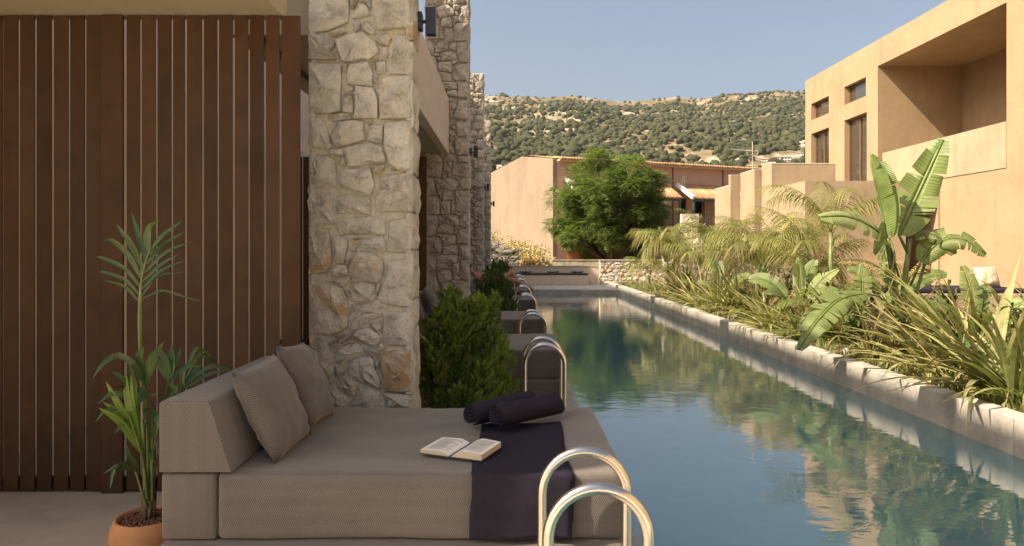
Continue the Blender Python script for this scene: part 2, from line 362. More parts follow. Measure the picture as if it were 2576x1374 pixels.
# ---- scrub on the hill: thousands of bushes that read as one mass
def ico(sub):
    bm=bmesh.new(); bmesh.ops.create_icosphere(bm,subdivisions=sub,radius=1); v=np.array([x.co[:] for x in bm.verts]); f=np.array([[q.index for q in p.verts] for p in bm.faces]); bm.free(); return v,f
pass
hp=[(1888,425,19,1),(1915,421,17,1),(1924,408,20,1),(1950,403,20,1),(1974,405,24,1),(1988,393,14,1),(2010,395,17,2),(2019,368,9,0),(2023,358,8,0)]
rs=np.random.RandomState(3); cand=[]
def clear_of_houses(x,y,z):
    xv=VX+x*F/y; yv=VY-(z-CZ)*F/y
    return all(abs(xv-hx)>hw*.62+4 or not(-hw*.8-3<yv-hy<9) for hx,hy,hw,_ in hp)
while len(cand)<24000:
    y=240+1030*rs.rand()**.8; half=y*.62; x=-half*.35+rs.rand()*half*1.5
    d=fbm(x,y,1/130.)*.6+fbm(x-99,y,1/34.)*.7+.20
    s=(y-240)/1010
    right=np.interp(x/y,[-.1,.0,.08,.2],[-.22,-.10,.10,.16])
    thr=-.06-right+(0 if s<.74 else (s-.74)*4.0)+(.1 if s<.1 else 0)
    if d<thr+rs.rand()*.5-.25 and rs.rand()>.06: continue
    z=ground_z(x,y)
    if not clear_of_houses(x,y,z): continue
    cand.append((x,y,z))
cand.sort(key=lambda c:c[1]); allv=[]; allf=[]; off=0
for k,(x,y,z) in enumerate(cand):
    if k==0: iv,jf=ico(2)
    if k==7000: iv,jf=ico(1)
    r0=(1.15+2.3*rs.rand()**1.5+(2.6*rs.rand() if rs.rand()<.12 else 0)); sc=np.array([r0*(.85+.5*rs.rand()),r0*(.85+.5*rs.rand()),r0*(.7+.45*rs.rand())])
    ns=1+.5*(rs.rand(len(iv))-.5)
    p=iv*ns[:,None]*sc; a=rs.rand()*6.28; ca,sa=math.cos(a),math.sin(a)
    q=np.empty_like(p); q[:,0]=p[:,0]*ca-p[:,1]*sa; q[:,1]=p[:,0]*sa+p[:,1]*ca; q[:,2]=p[:,2]
    allv.append((q+np.array([x,y,z+sc[2]*.45])).astype(np.float32)); allf.append(jf+off); off+=len(iv)
V=np.concatenate(allv); FA=np.concatenate(allf)
me=bpy.data.meshes.new('hill_scrub')
me.vertices.add(len(V)); me.vertices.foreach_set('co',V.reshape(-1))
fa=FA.reshape(-1).astype(np.int32)
me.loops.add(len(fa)); me.loops.foreach_set('vertex_index',fa); me.polygons.add(len(FA))
me.polygons.foreach_set('loop_start',np.arange(0,len(fa),3,dtype=np.int32)); me.polygons.foreach_set('loop_total',np.full(len(FA),3,dtype=np.int32))
me.update(calc_edges=True); me.validate()
m,n,l,b=newmat('scrub_leaves'); tcv=coords(n,l,'Object',rnd_off=False); f=noise(n,l,tcv,.09,3,.6); f2=noise(n,l,tcv,1.1,4,.75)
r=ramp(n,[(.32,(.034,.040,.020)),(.5,(.074,.077,.035)),(.68,(.15,.14,.065))]); l.new(mixc(n,l,.35,f,f2),r.inputs[0]); l.new(r.outputs[0],b.inputs['Base Color'])
b.inputs['Roughness'].default_value=.9; b.inputs['Specular IOR Level'].default_value=.1; bump(n,l,b,f2,1.6,1.0); me.materials.append(m)
hs=stuff(obj('hill_scrub',me)); tag(hs,'dark green scrub and low trees covering the dry hillside','scrub')

# ---- pool: basin, water, deck, platforms
def fold(mbx,name,mat): return struct(mbx.build(name,M[mat] if isinstance(mat,str) else mat))
mb=MB(); 
mb.quad((PX0-.2,-6,-1.5),(PX1+.2,-6,-1.5),(PX1+.2,PY1+.2,-1.5),(PX0-.2,PY1+.2,-1.5))
pf=fold(mb,'pool_floor','basin')
mb=MB(); mb.box(PX1+.004,PX1+.2,-6,PY1,-1.5,WZ-.02); mb.box(PX0-.2,PX1+.2,PY1+.004,PY1+.2,-1.5,WZ-.02); fold(mb,'pool_wall','basin')
m,n,l,b=newmat('pool_water'); n.remove(b); tcv=coords(n,l,'Object',(1,1,1),rnd_off=False)
mp2=coords(n,l,'Object',(1.0,1.7,1),rnd_off=False)
h1=noise(n,l,mp2,2.6,3,.5,.6); h2=noise(n,l,mp2,9,3,.55,.5); h3=noise(n,l,tcv,.35,3,.5)
amp=ramp(n,[(.35,(.35,.35,.35)),(.65,(1,1,1))]); l.new(h3,amp.inputs[0])
hh=mth(n,l,'ADD',mth(n,l,'MULTIPLY',h1,1.0),mth(n,l,'MULTIPLY',mth(n,l,'MULTIPLY',h2,.26),amp.outputs[0]))
nb=bump(n,l,None,hh,.0026,1.0)
fr=n.new('ShaderNodeFresnel'); fr.inputs[0].default_value=1.36; l.new(nb,fr.inputs['Normal'])
gl=n.new('ShaderNodeBsdfGlossy'); gl.inputs['Roughness'].default_value=.015; gl.inputs['Color'].default_value=(1,1,1,1); l.new(nb,gl.inputs['Normal'])
tr0=n.new('ShaderNodeBsdfTransparent'); tr0.inputs[0].default_value=(.55,.78,.82,1)
df=n.new('ShaderNodeBsdfDiffuse'); df.inputs[0].default_value=(.085,.215,.24,1)
tr=n.new('ShaderNodeMixShader'); tr.inputs[0].default_value=.72; l.new(tr0.outputs[0],tr.inputs[1]); l.new(df.outputs[0],tr.inputs[2])
mx=n.new('ShaderNodeMixShader'); l.new(mth(n,l,'POWER',fr.outputs[0],.6),mx.inputs[0]); l.new(tr.outputs[0],mx.inputs[1]); l.new(gl.outputs[0],mx.inputs[2]); l.new(mx.outputs[0],n['Material Output'].inputs[0])
mb=MB(); mb.quad((PX0-.05,1.2,WZ),(PX1+.05,1.2,WZ),(PX1+.05,PY1+.05,WZ),(PX0-.05,PY1+.05,WZ)); fold(mb,'pool_water',m)
mb=MB(); mb.box(-14,PX0,1.2,31,-1.6,0); fold(mb,'deck','deck')
mb=MB(); mb.box(-40,40,-30,1.199,-1.6,-.002); fold(mb,'bounce_terrace','terrace')  # unseen paving behind the camera, added to bounce sunlight into the shade
BEDS=[3.0,6.7,9.65,13.35,16.3,20.0,22.95]           # front edges of the daybeds
mb=MB()
for k,y in enumerate(BEDS):
    mb=MB(); mb.box(PX0+.001,.69,y-.08,y+1.22,-1.6,-.001); o=fold(mb,'deck_platform','concrete')
# far end platform, bench, walls
mb=MB(); mb.box(PX0+.001,PX1+1.6,PY1,31,-1.6,-.003); fold(mb,'end_deck','concrete')
mb=MB(); mb.box(PX0+.001,PX1,PY1-.02,PY1-.001,-1.2,-.06); fold(mb,'end_deck_fascia','concrete')
t=thing('plaster_bench','long plastered bench with thin brown seat pad at the end of the pool','bench',(0,29.4,0))
mb=MB(); mb.box(-2.4,3.42,0,.75,.001,.43); bev(mb.build('seat_base',M['plaster_beige'],t),.015)
mb=MB(); mb.box(-2.4,3.40,-.02,.6,.432,.52); bev(mb.build('seat_pad',plain('pad_cloth',(.07,.05,.038),.9,.1,20,.001,90),t),.025,3)
t=thing('garden_wall','low smooth plastered wall behind the pool bench','wall',(0,30.15,0))
mb=MB(); mb.box(-2.6,3.9,0,.2,.001,.78); mb.build('wall_body',M['plaster_beige'],t)
mb=MB(); mb.box(-2.62,3.93,-.02,.22,.781,.81); mb.build('coping',M['concrete'],t)
mb=MB(); mb.box(2.95,3.45,-.012,-.001,.25,.72); mb.build('access_panel',M['plaster_beige'],t)
for (px,lab) in ((1322,'grey patterned cushion at the planted end of the plastered bench'),(1391,'grey and white blotched cushion in the middle of the plastered bench'),(1452,'grey speckled cushion by the free end of the plastered bench')):
    mb=MB(); pr=[(0.001,-.065)]+[(.27*math.cos(a)**.7,.065*math.sin(a)) for a in np.linspace(-1.45,1.45,11)]+[(.001,.065)]
    mb.lathe(pr,n=20)
    o=mb.build('scatter_cushion',None,None,((px-VX)*29.62/F,29.62,.52+.066),smooth=True); o.scale=(1,.8,1)
    if px==1322:
        mm,n,l,b=newmat('blotched_cloth'); v=coords(n,l,'Object'); r=ramp(n,[(.42,(.06,.07,.10)),(.5,(.42,.42,.43)),(.58,(.13,.10,.09))]); l.new(noise(n,l,v,13,3,.6),r.inputs[0]); l.new(r.outputs[0],b.inputs['Base Color']); b.inputs['Roughness'].default_value=.95; M['blotch']=mm
    o.data.materials.append(M['blotch']); tag(o,lab,'cushion','cushions on the plastered bench')
# kerb of cast blocks along the planted side
kr=struct(obj('pool_kerb',None)); y=1.0; i=0
while y<27.4:
    L=2.35
    mb=MB(); x1=4.40; mb.box(PX1,x1,0,L-.012,-.6,.15)
    o=mb.build('kerb_block',M['concrete'],kr,(rnd(-.004,.004),y,rnd(-.004,.004))); bev(o,.008); y+=L
mb=MB(); mb.box(PX1+.02,4.38,1.0,27.4,-.6,.135); mb.build('joint_filler',M['old_concrete'],kr)
# planting bed and side terrace
mb=MB(); gx=np.linspace(4.39,8.6,16); gy=np.linspace(-6,29.75,70)
vv=[(x,y,.10+.10*(x-4.4)/3+.05*fbm(x,y,.9)-(.12 if x<4.4 else 0)) for y in gy for x in gx]; k=len(gx)
mb.add(vv,[(j*k+i,j*k+i+1,(j+1)*k+i+1,(j+1)*k+i) for j in range(len(gy)-1) for i in range(k-1)]); fold(mb,'planting_bed','soil').data.polygons.foreach_set('use_smooth',[True]*((len(gx)-1)*(len(gy)-1)))
mb=MB(); mb.box(8.6,40,-6,29.75,-1.6,.2); fold(mb,'side_terrace','deck')

# ---- rubble stones
def clip(poly,a,b,c):               # keep a*x+b*y<=c
    out=[]
    for i in range(len(poly)):
        p,q=poly[i],poly[(i+1)%len(poly)]; dp=a*p[0]+b*p[1]-c; dq=a*q[0]+b*q[1]-c
        if dp<=0: out.append(p)
        if dp*dq<0: t=dp/(dp-dq); out.append((p[0]+(q[0]-p[0])*t,p[1]+(q[1]-p[1])*t))
    return out
def voronoi(w_,h_,n_,rng,asp=1.5):
    nyr=max(1,int(round(math.sqrt(n_*h_/w_*asp)))); nxr=max(1,int(round(n_/nyr))); pts=[]
    for j in range(nyr):
        for i in range(nxr+1): pts.append(((i+(.5 if j%2 else 0)+rng.uniform(-.33,.33))*w_/nxr,(j+.5+rng.uniform(-.33,.33))*h_/nyr))
    res=[]
    for p in pts:
        poly=[(0,0),(w_,0),(w_,h_),(0,h_)]
        for q in pts:
            if q is p: continue
            a,b_=q[0]-p[0],(q[1]-p[1])*asp; c=a*(p[0]+q[0])/2+b_*(p[1]+q[1])/2
            poly=clip(poly,a,b_,c)
            if len(poly)<3: break
        if len(poly)>=3: res.append(poly)
    return res
def parea(p): return sum(p[i][0]*p[(i+1)%len(p)][1]-p[(i+1)%len(p)][0]*p[i][1] for i in range(len(p)))/2
def densify(p,step):
    out=[]
    for i in range(len(p)):
        a,b_=Vector((*p[i],0)),Vector((*p[(i+1)%len(p)],0)); k=max(1,int((b_-a).length/step))
        for j in range(k): out.append(a.lerp(b_,j/k))
    return out
def stone_mesh(poly,depth,rng,mat,bulge=.012,step=.09,shrink=.004,jit=.004):
    """poly: (x,z) outline about its centre; front faces -Y; from y=0 (front) back to y=depth"""
    if parea(poly)<0: poly=poly[::-1]
    q=densify(poly,step); n_=len(q); c=sum(q,Vector((0,0,0)))/n_
    q=[p+Vector((rng.uniform(-jit,jit),rng.uniform(-jit,jit),0)) for p in q]
    size=math.sqrt(abs(parea(poly))); v=[]; f=[]
    def ring(k,y,jy,jx=0):
        for p in q:
            d=p-c; L=max(d.length,1e-5); s=max(0.0,1-k/L) if k>0 else 1
            v.append((c.x+d.x*s+rng.uniform(-jx,jx), y+rng.uniform(-jy,jy), c.y+d.y*s+rng.uniform(-jx,jx)))
    e=min(.013,size*.06)
    ring(shrink,depth,0); ring(shrink,e*.7+.004,.003); ring(shrink+e*.55,.004,.005,.003); 
    for fr_ in (.42,):
        for p in q:
            d=p-c; v.append((c.x+d.x*fr_+rng.uniform(-1,1)*size*.06,-bulge*.7+rng.uniform(-1,1)*bulge*.9,c.y+d.y*fr_+rng.uniform(-1,1)*size*.06))
    v.append((c.x+rng.uniform(-1,1)*size*.1,-bulge+rng.uniform(-1,1)*bulge,c.y+rng.uniform(-1,1)*size*.1))
    for r_ in range(3):
        for i in range(n_):
            a=r_*n_+i; b_=r_*n_+(i+1)%n_; f.append((a,b_,b_+n_)) if rng.random()<.5 else f.append((a,b_,a+n_))
            f.append((a,b_+n_,a+n_)) if f[-1][2]==b_+n_ else f.append((b_,b_+n_,a+n_))
    top=4*n_
    for i in range(n_): f.append((3*n_+i,3*n_+(i+1)%n_,top))
    me=bpy.data.meshes.new('stone'); me.from_pydata(v,[],f); me.materials.append(mat); me.update(); return me
def poly_center(p): return (sum(a for a,_ in p)/len(p),sum(b_ for _,b_ in p)/len(p))
# stones of the near pillar, outlined on four enlargements of the photograph
T=[(0,[[(48,-60),(575,-60),(580,280),(540,300),(300,400),(60,410),(45,370)],[(700,10),(800,50),(855,165),(850,190),(700,225),(612,235),(640,140)],[(595,-60),(710,-60),(690,0),(630,120),(600,100)],[(725,-60),(860,-60),(845,110),(810,50),(720,5)],
[(875,-60),(1375,-60),(1375,350),(1000,390),(945,385),(890,220),(862,60)],[(680,238),(735,300),(720,370),(660,400),(630,330)],[(775,262),(830,270),(918,385),(905,440),(830,430),(725,375),(738,310)],[(332,408),(500,350),(550,408),(385,480),(350,460)],
[(45,460),(60,435),(290,430),(395,540),(390,610),(345,650),(400,780),(290,775),(40,760),(35,600)],[(395,505),(640,405),(690,420),(760,405),(850,480),(935,550),(965,680),(840,770),(760,760),(620,800),(520,815),(470,790),(430,660),(400,560)],
[(930,415),(1070,415),(1135,480),(1090,590),(950,580),(910,500)],[(985,590),(1060,600),(1085,680),(1080,730),(1040,780),(970,760),(970,640)],[(1150,480),(1190,435),(1375,425),(1378,970),(1250,945),(1090,955),(1065,880),(1080,780),(1120,700)],[(920,780),(1050,785),(1052,940),(925,950)],
[(380,640),(420,650),(465,800),(435,795)],[(50,800),(440,812),(478,830),(478,1440),(330,1470),(40,1460)],[(570,830),(800,770),(860,830),(895,930),(880,1110),(550,1085),(530,960)],[(500,830),(560,820),(525,920),(500,930)],[(845,775),(960,730),(965,765),(920,780),(915,900),(890,900),(860,830)],
[(915,950),(960,955),(945,1030),(905,1070),(898,1040)],[(925,1075),(945,1100),(968,1225),(950,1220),(912,1150)],[(990,1020),(1060,975),(1375,975),(1378,1530),(970,1540),(958,1250),(945,1080)],[(515,1105),(640,1110),(640,1170),(520,1200)],[(500,1215),(615,1205),(635,1280),(635,1465),(490,1440),(485,1300)],[(655,1110),(890,1125),(945,1240),(948,1530),(640,1540),(648,1200)]]),
(380,[[(395,155),(480,140),(560,160),(625,195),(620,215),(350,255),(330,200),(400,190)],[(55,180),(200,200),(300,330),(330,420),(360,590),(290,640),(180,610),(40,620),(45,400)],[(430,255),(620,225),(770,255),(780,400),(790,500),(640,540),(410,600),(370,580),(330,420),(390,340)],[(860,290),(1020,290),(1015,550),(900,530),(800,510),(820,350)],[(820,255),(890,250),(870,290),(815,320)],
[(1035,280),(1090,260),(1375,240),(1378,890),(1200,890),(1100,820),(1050,700),(1020,580),(1025,400)],[(315,620),(500,615),(510,700),(420,715),(325,690)],[(415,725),(515,715),(540,840),(460,860)],[(525,610),(640,555),(860,520),(1000,580),(1050,740),(1040,790),(700,840),(555,840),(540,760)],[(45,680),(110,665),(310,690),(390,740),(420,830),(445,1120),(60,1130),(38,1000)],
[(870,835),(1055,810),(1050,870),(960,955),(890,945)],[(490,870),(860,850),(890,960),(905,1080),(860,1215),(500,1125),(450,1070),(460,920)],[(1110,870),(1190,880),(1185,905),(1110,890)],[(960,1000),(1030,935),(1200,920),(1375,905),(1378,1430),(940,1430),(900,1280),(915,1160),(1000,1110),(960,1060)],[(45,1190),(370,1180),(385,1590),(45,1600)],[(400,1225),(520,1180),(620,1180),(870,1235),(868,1465),(600,1455),(420,1455),(395,1380)]]),
(760,[[(410,190),(540,175),(850,170),(1040,220),(1055,410),(560,425),(430,420),(400,260)],[(45,305),(310,340),(355,600),(355,800),(280,920),(45,930),(42,600)],[(350,415),(500,430),(555,460),(570,560),(510,785),(370,780),(360,560)],[(570,470),(740,450),(760,460),(620,500)],[(590,545),(660,520),(698,560),(650,650),(578,635)],[(740,475),(870,430),(1020,420),(1055,500),(1055,635),(930,635),(700,580),(705,530)],[(1065,220),(1220,195),(1375,175),(1378,655),(1065,650)],
[(690,620),(900,640),(1030,750),(1035,880),(975,1035),(840,1020),(610,960),(565,900),(590,760),(640,680)],[(545,700),(585,700),(575,810),(535,800)],[(315,860),(420,795),(540,800),(570,870),(555,935),(430,940),(320,925)],[(345,985),(570,945),(605,985),(520,1095),(440,1060)],[(50,975),(330,1010),(500,1110),(560,1210),(585,1420),(548,1620),(440,1680),(330,1705),(60,1690),(42,1300)],[(600,1040),(700,1020),(850,1025),(925,1050),(920,1200),(880,1280),(740,1300),(610,1290),(580,1150)],
[(945,1045),(975,1045),(960,1150),(930,1200),(925,1090)],[(525,1110),(570,1120),(585,1220),(545,1190)],[(1080,750),(1110,730),(1375,715),(1380,1340),(1200,1350),(1000,1290),(930,1240),(940,1180),(1000,1050),(1060,900)]]),
(1140,[[(600,10),(640,-10),(900,-10),(1000,30),(950,60),(1000,115),(995,165),(850,220),(690,325),(600,350),(550,310),(550,200),(590,110)],[(1005,130),(1100,95),(1380,100),(1380,540),(1220,550),(1050,530),(1015,420)],[(840,260),(970,205),(1000,300),(975,370),(900,340)],[(620,400),(690,335),(830,290),(960,380),(1000,440),(930,540),(850,530),(660,470)],[(320,500),(480,440),(620,365),(600,420),(470,520),(340,555)],[(380,420),(510,365),(490,400),(400,430)],
[(45,450),(200,440),(310,480),(340,620),(385,720),(390,1000),(340,1025),(210,1010),(45,1010)],[(385,610),(480,530),(640,495),(720,510),(800,615),(790,640),(560,740),(430,790),(395,740)],[(560,470),(635,455),(640,490),(570,495)],[(795,580),(850,535),(970,630),(960,660),(890,710),(845,670)],[(950,530),(990,500),(1035,545),(1020,590),(980,630),(960,590)],[(975,660),(1080,600),(1380,585),(1384,1135),(1180,1135),(1000,1125),(990,900)],
[(570,750),(700,690),(840,670),(900,730),(915,830),(990,1000),(980,1100),(800,1045),(640,970),(570,880)],[(910,735),(965,740),(950,850),(930,840)],[(390,800),(540,800),(540,850),(430,950),(395,960)],[(430,1000),(520,880),(590,960),(690,1020),(640,1190),(560,1170),(420,1060)],[(220,1050),(370,1035),(420,1090),(540,1190),(590,1250),(560,1350),(45,1350),(60,1060)],[(710,1070),(850,1090),(960,1130),(1050,1230),(1040,1350),(595,1350),(640,1220)],[(1000,1145),(1180,1155),(1380,1170),(1384,1350),(1060,1350),(1060,1240)]])]
PD=4.8; PXL,PXR=(775-VX)*PD/F,(1041-VX)*PD/F; PW=PXR-PXL; PT=.33; PH=6.22
tile=[]
for y0,polys in T:
    for p in polys:
        q=[]
        for zx,zy in p:
            w_=P((1140+zx/3.4348)*.67083,(y0+zy/3.4348)*.67083,PD); q.append((min(max(w_.x-PXL,0),PW),w_.z))
        tile.append(q)
TZ0=min(z for p in tile for _,z in p); TZ1=max(z for p in tile for _,z in p); TH=TZ1-TZ0
def stone_set(mirror,mat,seed):
    rng=random.Random(seed); res=[]
    for p in tile:
        q=[((PW-x) if mirror else x, z-TZ0) for x,z in p]; c=poly_center(q)
        big=abs(parea(q))>.03
        me=stone_mesh([(x-c[0],z-c[1]) for x,z in q],.10,rng,mat,bulge=.017 if big else .017,step=.085,shrink=.005)
        res.append((c,me,rng.uniform(-.02,.012)))
    return res
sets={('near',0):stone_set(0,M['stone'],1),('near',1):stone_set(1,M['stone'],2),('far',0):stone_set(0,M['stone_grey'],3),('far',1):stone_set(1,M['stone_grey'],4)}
def side_set(mat,seed):
    rng=random.Random(seed); res=[]; z=0.0
    while z<PH-.02:
        h=min(rng.uniform(.2,.46),PH-z); 
        if PH-z-h<.1: h=PH-z
        w_=PT if rng.random()<.55 else PT*rng.uniform(.5,.7)
        cells=[(0,w_)]+([(w_,PT)] if w_<PT-.01 else [])
        for a,b_ in cells:
            q=[(a,z),(b_,z),(b_,z+h),(a,z+h)]; c=poly_center(q)
            res.append((c,stone_mesh([(x-c[0],y-c[1]) for x,y in q],.05,rng,mat,.012,.09,.006,.008)))
        z+=h
    return res
sides={'near':side_set(M['stone'],11),'far':side_set(M['stone_grey'],12)}
PLAB=['tall rubble stone pillar behind the daybed with the towels','tall rubble stone pillar next after the one by the near daybed','third rubble stone pillar counted from the daybed with the towels','last rubble stone pillar of the row before the plastered bench']
for k in range(4):
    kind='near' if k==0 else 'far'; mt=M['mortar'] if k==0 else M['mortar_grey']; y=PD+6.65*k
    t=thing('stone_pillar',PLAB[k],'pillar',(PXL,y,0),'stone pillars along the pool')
    mb=MB(); mb.box(.028,PW-.028,.034,PT-.028,0,PH-.03); mb.build('mortar_core',mt,t)
    offs=[(0 if k==0 else .37*k, 0 if k%2==0 else 1)]
    base=TZ0 if k==0 else TZ0-.33*k
    tiles=[(base-TH,1),(base,0),(base+TH,1),(base+2*TH,0)]
    for z0,mir in tiles:
        if k%2: mir=1-mir
        for (cx,cz),me,dy in sets[(kind,mir)]:
            z=z0+cz
            zs=[v.co.z for v in me.vertices]
            if z+min(zs)<-.02 or z+max(zs)>PH+.02: continue
            if k==0 and z<.30: pass
            o=obj('stone',me,t,(cx,dy,z))
    # squared blocks filling whatever is left at foot and head
    for (za,zb) in ((0,.42),(PH-.5,PH)):
        pass
    for (cx,cz),me in sides[kind]:
        o=obj('side_stone',me,t,(PW-.004,cx,cz)); o.rotation_euler=(0,0,R(90))
        o=obj('side_stone',me,t,(.004,PT-cx,cz)); o.rotation_euler=(0,0,R(-90))
    # head course
    rng=random.Random(50+k); x=0
    while x<PW-.02:
        w_=min(rng.uniform(.22,.34),PW-x); 
        if PW-x-w_<.1: w_=PW-x
        q=[(-w_/2,-.13),(w_/2,-.13),(w_/2,.13),(-w_/2,.13)]
        me=stone_mesh(q,PT*.9,rng,M['stone'] if k==0 else M['stone_grey'],.01,.1,.006); obj('cap_stone',me,t,(x+w_/2,.004,PH-.13)); x+=w_

# ---- slatted screens, canopies and the house on the planted-pot side
HX=-3.7
t=thing('slatted_screen','brown slatted metal screen standing beside the near stone pillar','screen',(0,4.34,0),'slatted privacy screens')
DS=4.34
edges=[354,394,433,467,509.7,548.6,587.6,626,666,705,757.5]
gx=[(e-VX)*DS/F for e in edges]
def slat(a,b_,y0=0,h=(.02,3.035)):
    me=MB(); wd=b_-a-.0145; me.box(-wd/2,wd/2,0,.010,h[0],h[1]); o=me.build('slat',M['slat'],t,((a+b_)/2,y0+rnd(-.004,.004),0)); o.rotation_euler=(0,0,rnd(-.03,.03)); return o
for a,b_ in zip(gx,gx[1:]): slat(a,b_)
x=(316-VX)*DS/F; slat(x,gx[0]); xl=(256-VX)*DS/F
mb=MB(); mb.box(xl,x-.014,-.012,.012,.001,3.035); bev(mb.build('post',M['slat'],t),.003)
x=xl
for k in range(9):
    slat(x-.105,x); x-=.105
mb=MB(); mb.box(HX,gx[-1],.035,.075,.005,.09); mb.build('bottom_rail',M['slat'],t)
scr=t
for k in (1,2,3):
    c=copy_tree(scr,None,(0,4.34+6.65*k,0)); c['label']=['','brown slatted screen seen past the near pillar under the beige canopy','brown slatted screen two pillars along the terrace','brown slatted screen by the last stone pillar'][k]
t=thing('terrace_house','beige flat-roofed terrace house with set-back upper floor along the pool','house',(0,0,0))
mb=MB(); mb.box(HX-.3,HX,2.9,31,0,3.3); mb.build('ground_floor_wall',M['cream'],t)
mb=MB(); mb.box(HX-5,HX-.8,1.47,30.4,3.3,9.27); mb.build('upper_floor_wall',M['plaster_beige'],t)
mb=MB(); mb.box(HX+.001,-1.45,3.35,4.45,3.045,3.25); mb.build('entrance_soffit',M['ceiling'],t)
for k in range(3):
    y0,y1=PD+PT+6.65*k+.003,PD+6.65*(k+1)-.003
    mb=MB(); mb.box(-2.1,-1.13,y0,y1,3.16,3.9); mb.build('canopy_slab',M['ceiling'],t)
    mb=MB(); mb.box(-1.128,-1.01,y0,y1,3.14,4.06); bev(mb.build('canopy_fascia',M['plaster_beige'],t),.006)
    mb=MB(); mb.box(-1.9,-1.86,y0,y1,3.135,3.159); mb.build('drip_groove',M['dark_metal'],t)
    # glazed doors in the back wall
    for j,yy in enumerate((y0+1.2,y0+2.6,y0+4.0) if k else ()):
        d=MB(); d.box(HX+.001,HX+.05,yy,yy+1.25,.02,2.45); d=d.build('terrace_door',M['frame'],t)
        g_=MB(); g_.box(HX+.051,HX+.056,yy+.09,yy+1.16,.12,2.36); g_.build('pane',M['dark_glass'],d)
# wall lamps on the pillars
for k in range(4):
    y=PD+.17+6.65*k; z=CZ+572*4.97/F
    t=thing('wall_lamp',['black box wall lamp high on the near stone pillar','black box wall lamp on the second stone pillar','black box wall lamp on the third stone pillar','small black box wall lamp on the last stone pillar'][k],'lamp',(PXR,y,z),'black lamps on the stone pillars')
    mb=MB(); mb.box(0.003,.040,-.05,.05,-.06,.06); bev(mb.build('mount',M['dark_metal'],t),.003)
    mb=MB(); mb.box(.041,.064,-.01,.01,-.01,.01); mb.build('arm',M['dark_metal'],t)
    mb=MB(); mb.box(.065,.137,-.036,.036,-.098,.098); bev(mb.build('lamp_body',M['dark_metal'],t),.003)

# ---- thin summer haze that fades the far hillside
m,n,l,b=newmat('haze_air'); n.remove(b); pv_=n.new('ShaderNodeVolumePrincipled'); pv_.inputs['Color'].default_value=(.86,.88,.90,1); pv_.inputs['Density'].default_value=.00008; pv_.inputs['Anisotropy'].default_value=.25
l.new(pv_.outputs[0],n['Material Output'].inputs['Volume'])
mb=MB(); mb.box(-2450,2750,-430,1450,-3.0,345); o=stuff(mb.build('haze',m)); tag(o,'thin pale summer haze over the whole valley','haze')

# ---- walls with real openings.  kind 'x': plane X=c, u=Y ; kind 'y': plane Y=c, u=X
def holed_wall(kind,c,th,u0,u1,z0,z1,holes):
    mb=MB(); us=sorted(set([u0,u1]+[h for q in holes for h in q[:2]])); zs=sorted(set([z0,z1]+[h for q in holes for h in q[2:]]))
    us=[u for u in us if u0<=u<=u1]; zs=[z for z in zs if z0<=z<=z1]
    def pt(u,z,d): return (c+d,u,z) if kind=='x' else (u,c+d,z)
    def inside(u,z): return any(a<u<b_ and p<z<q for a,b_,p,q in holes)
    nu,nz=len(us)-1,len(zs)-1
    full=[[not inside((us[i]+us[i+1])/2,(zs[j]+zs[j+1])/2) for j in range(nz)] for i in range(nu)]
    for i in range(nu):
        for j in range(nz):
            a,b_,p,q=us[i],us[i+1],zs[j],zs[j+1]
            if not full[i][j]: continue
            mb.quad(pt(a,p,0),pt(b_,p,0),pt(b_,q,0),pt(a,q,0)); mb.quad(pt(a,p,th),pt(a,q,th),pt(b_,q,th),pt(b_,p,th))
            for (di,dj,e) in ((-1,0,((a,p),(a,q))),(1,0,((b_,p),(b_,q))),(0,-1,((a,p),(b_,p))),(0,1,((a,q),(b_,q)))):
                ii,jj=i+di,j+dj
                if not(0<=ii<nu and 0<=jj<nz) or not full[ii][jj]:
                    mb.quad(pt(*e[0],0),pt(*e[1],0),pt(*e[1],th),pt(*e[0],th))
    return mb
# ---- ochre villa
TX=11.36; FZ=3.35
def yz(xv,yv): Y=TX*F/(xv-VX); return Y,CZ+(VY-yv)*Y/F
t=thing('ochre_villa','ochre plastered villa with flat roof, square windows and stepped roof terrace','villa',(0,0,0),'ochre villas')
ROOF=CZ+6.45
wins=[(24.27,25.69,CZ+4.84,CZ+5.455),(21.75,23.15,CZ+4.88,CZ+5.49)]; doors=[(24.27,25.69,FZ,CZ+4.33),(21.7,23.15,FZ,CZ+4.36)]
rec=(15.6,21.05,FZ+.06,CZ+5.64)
mb=holed_wall('x',TX,.38,14.2,26.2,.2,ROOF,wins+doors+[rec]); mb.build('tower_wall',M['orange'],t)
mb=MB(); mb.box(TX+.001,TX+7,26.0,26.19,.2,ROOF-.002); mb.box(TX+.001,TX+7,14.21,14.4,.2,ROOF-.002); mb.box(TX+6.8,TX+7,14.4,26,.2,ROOF-.003); mb.box(TX+.39,TX+6.8,14.4,26.0,ROOF-.5,ROOF-.3); mb.box(TX+.39,TX+6.8,14.4,26.0,FZ-.25,FZ-.02); mb.build('tower_back',M['orange'],t)
mb=MB(); mb.box(TX+.381,TX+2.6,21.05,21.25,FZ,CZ+6.0); mb.box(TX+.381,TX+2.6,15.4,15.6,FZ,CZ+6.0); mb.box(TX+2.6,TX+2.8,15.4,21.25,FZ,CZ+6.0); mb.box(TX+.381,TX+2.8,15.4,21.25,CZ+5.645,CZ+5.9); mb.build('loggia_lining',M['orange'],t)
mb=MB(); mb.box(TX-.02,TX+.2,15.6,20.75,FZ+.06,FZ+1.12); mb.box(TX-.02,TX+.2,20.75,21.05,FZ+.06,FZ+.72); mb.build('loggia_parapet',M['orange_pale'],t)
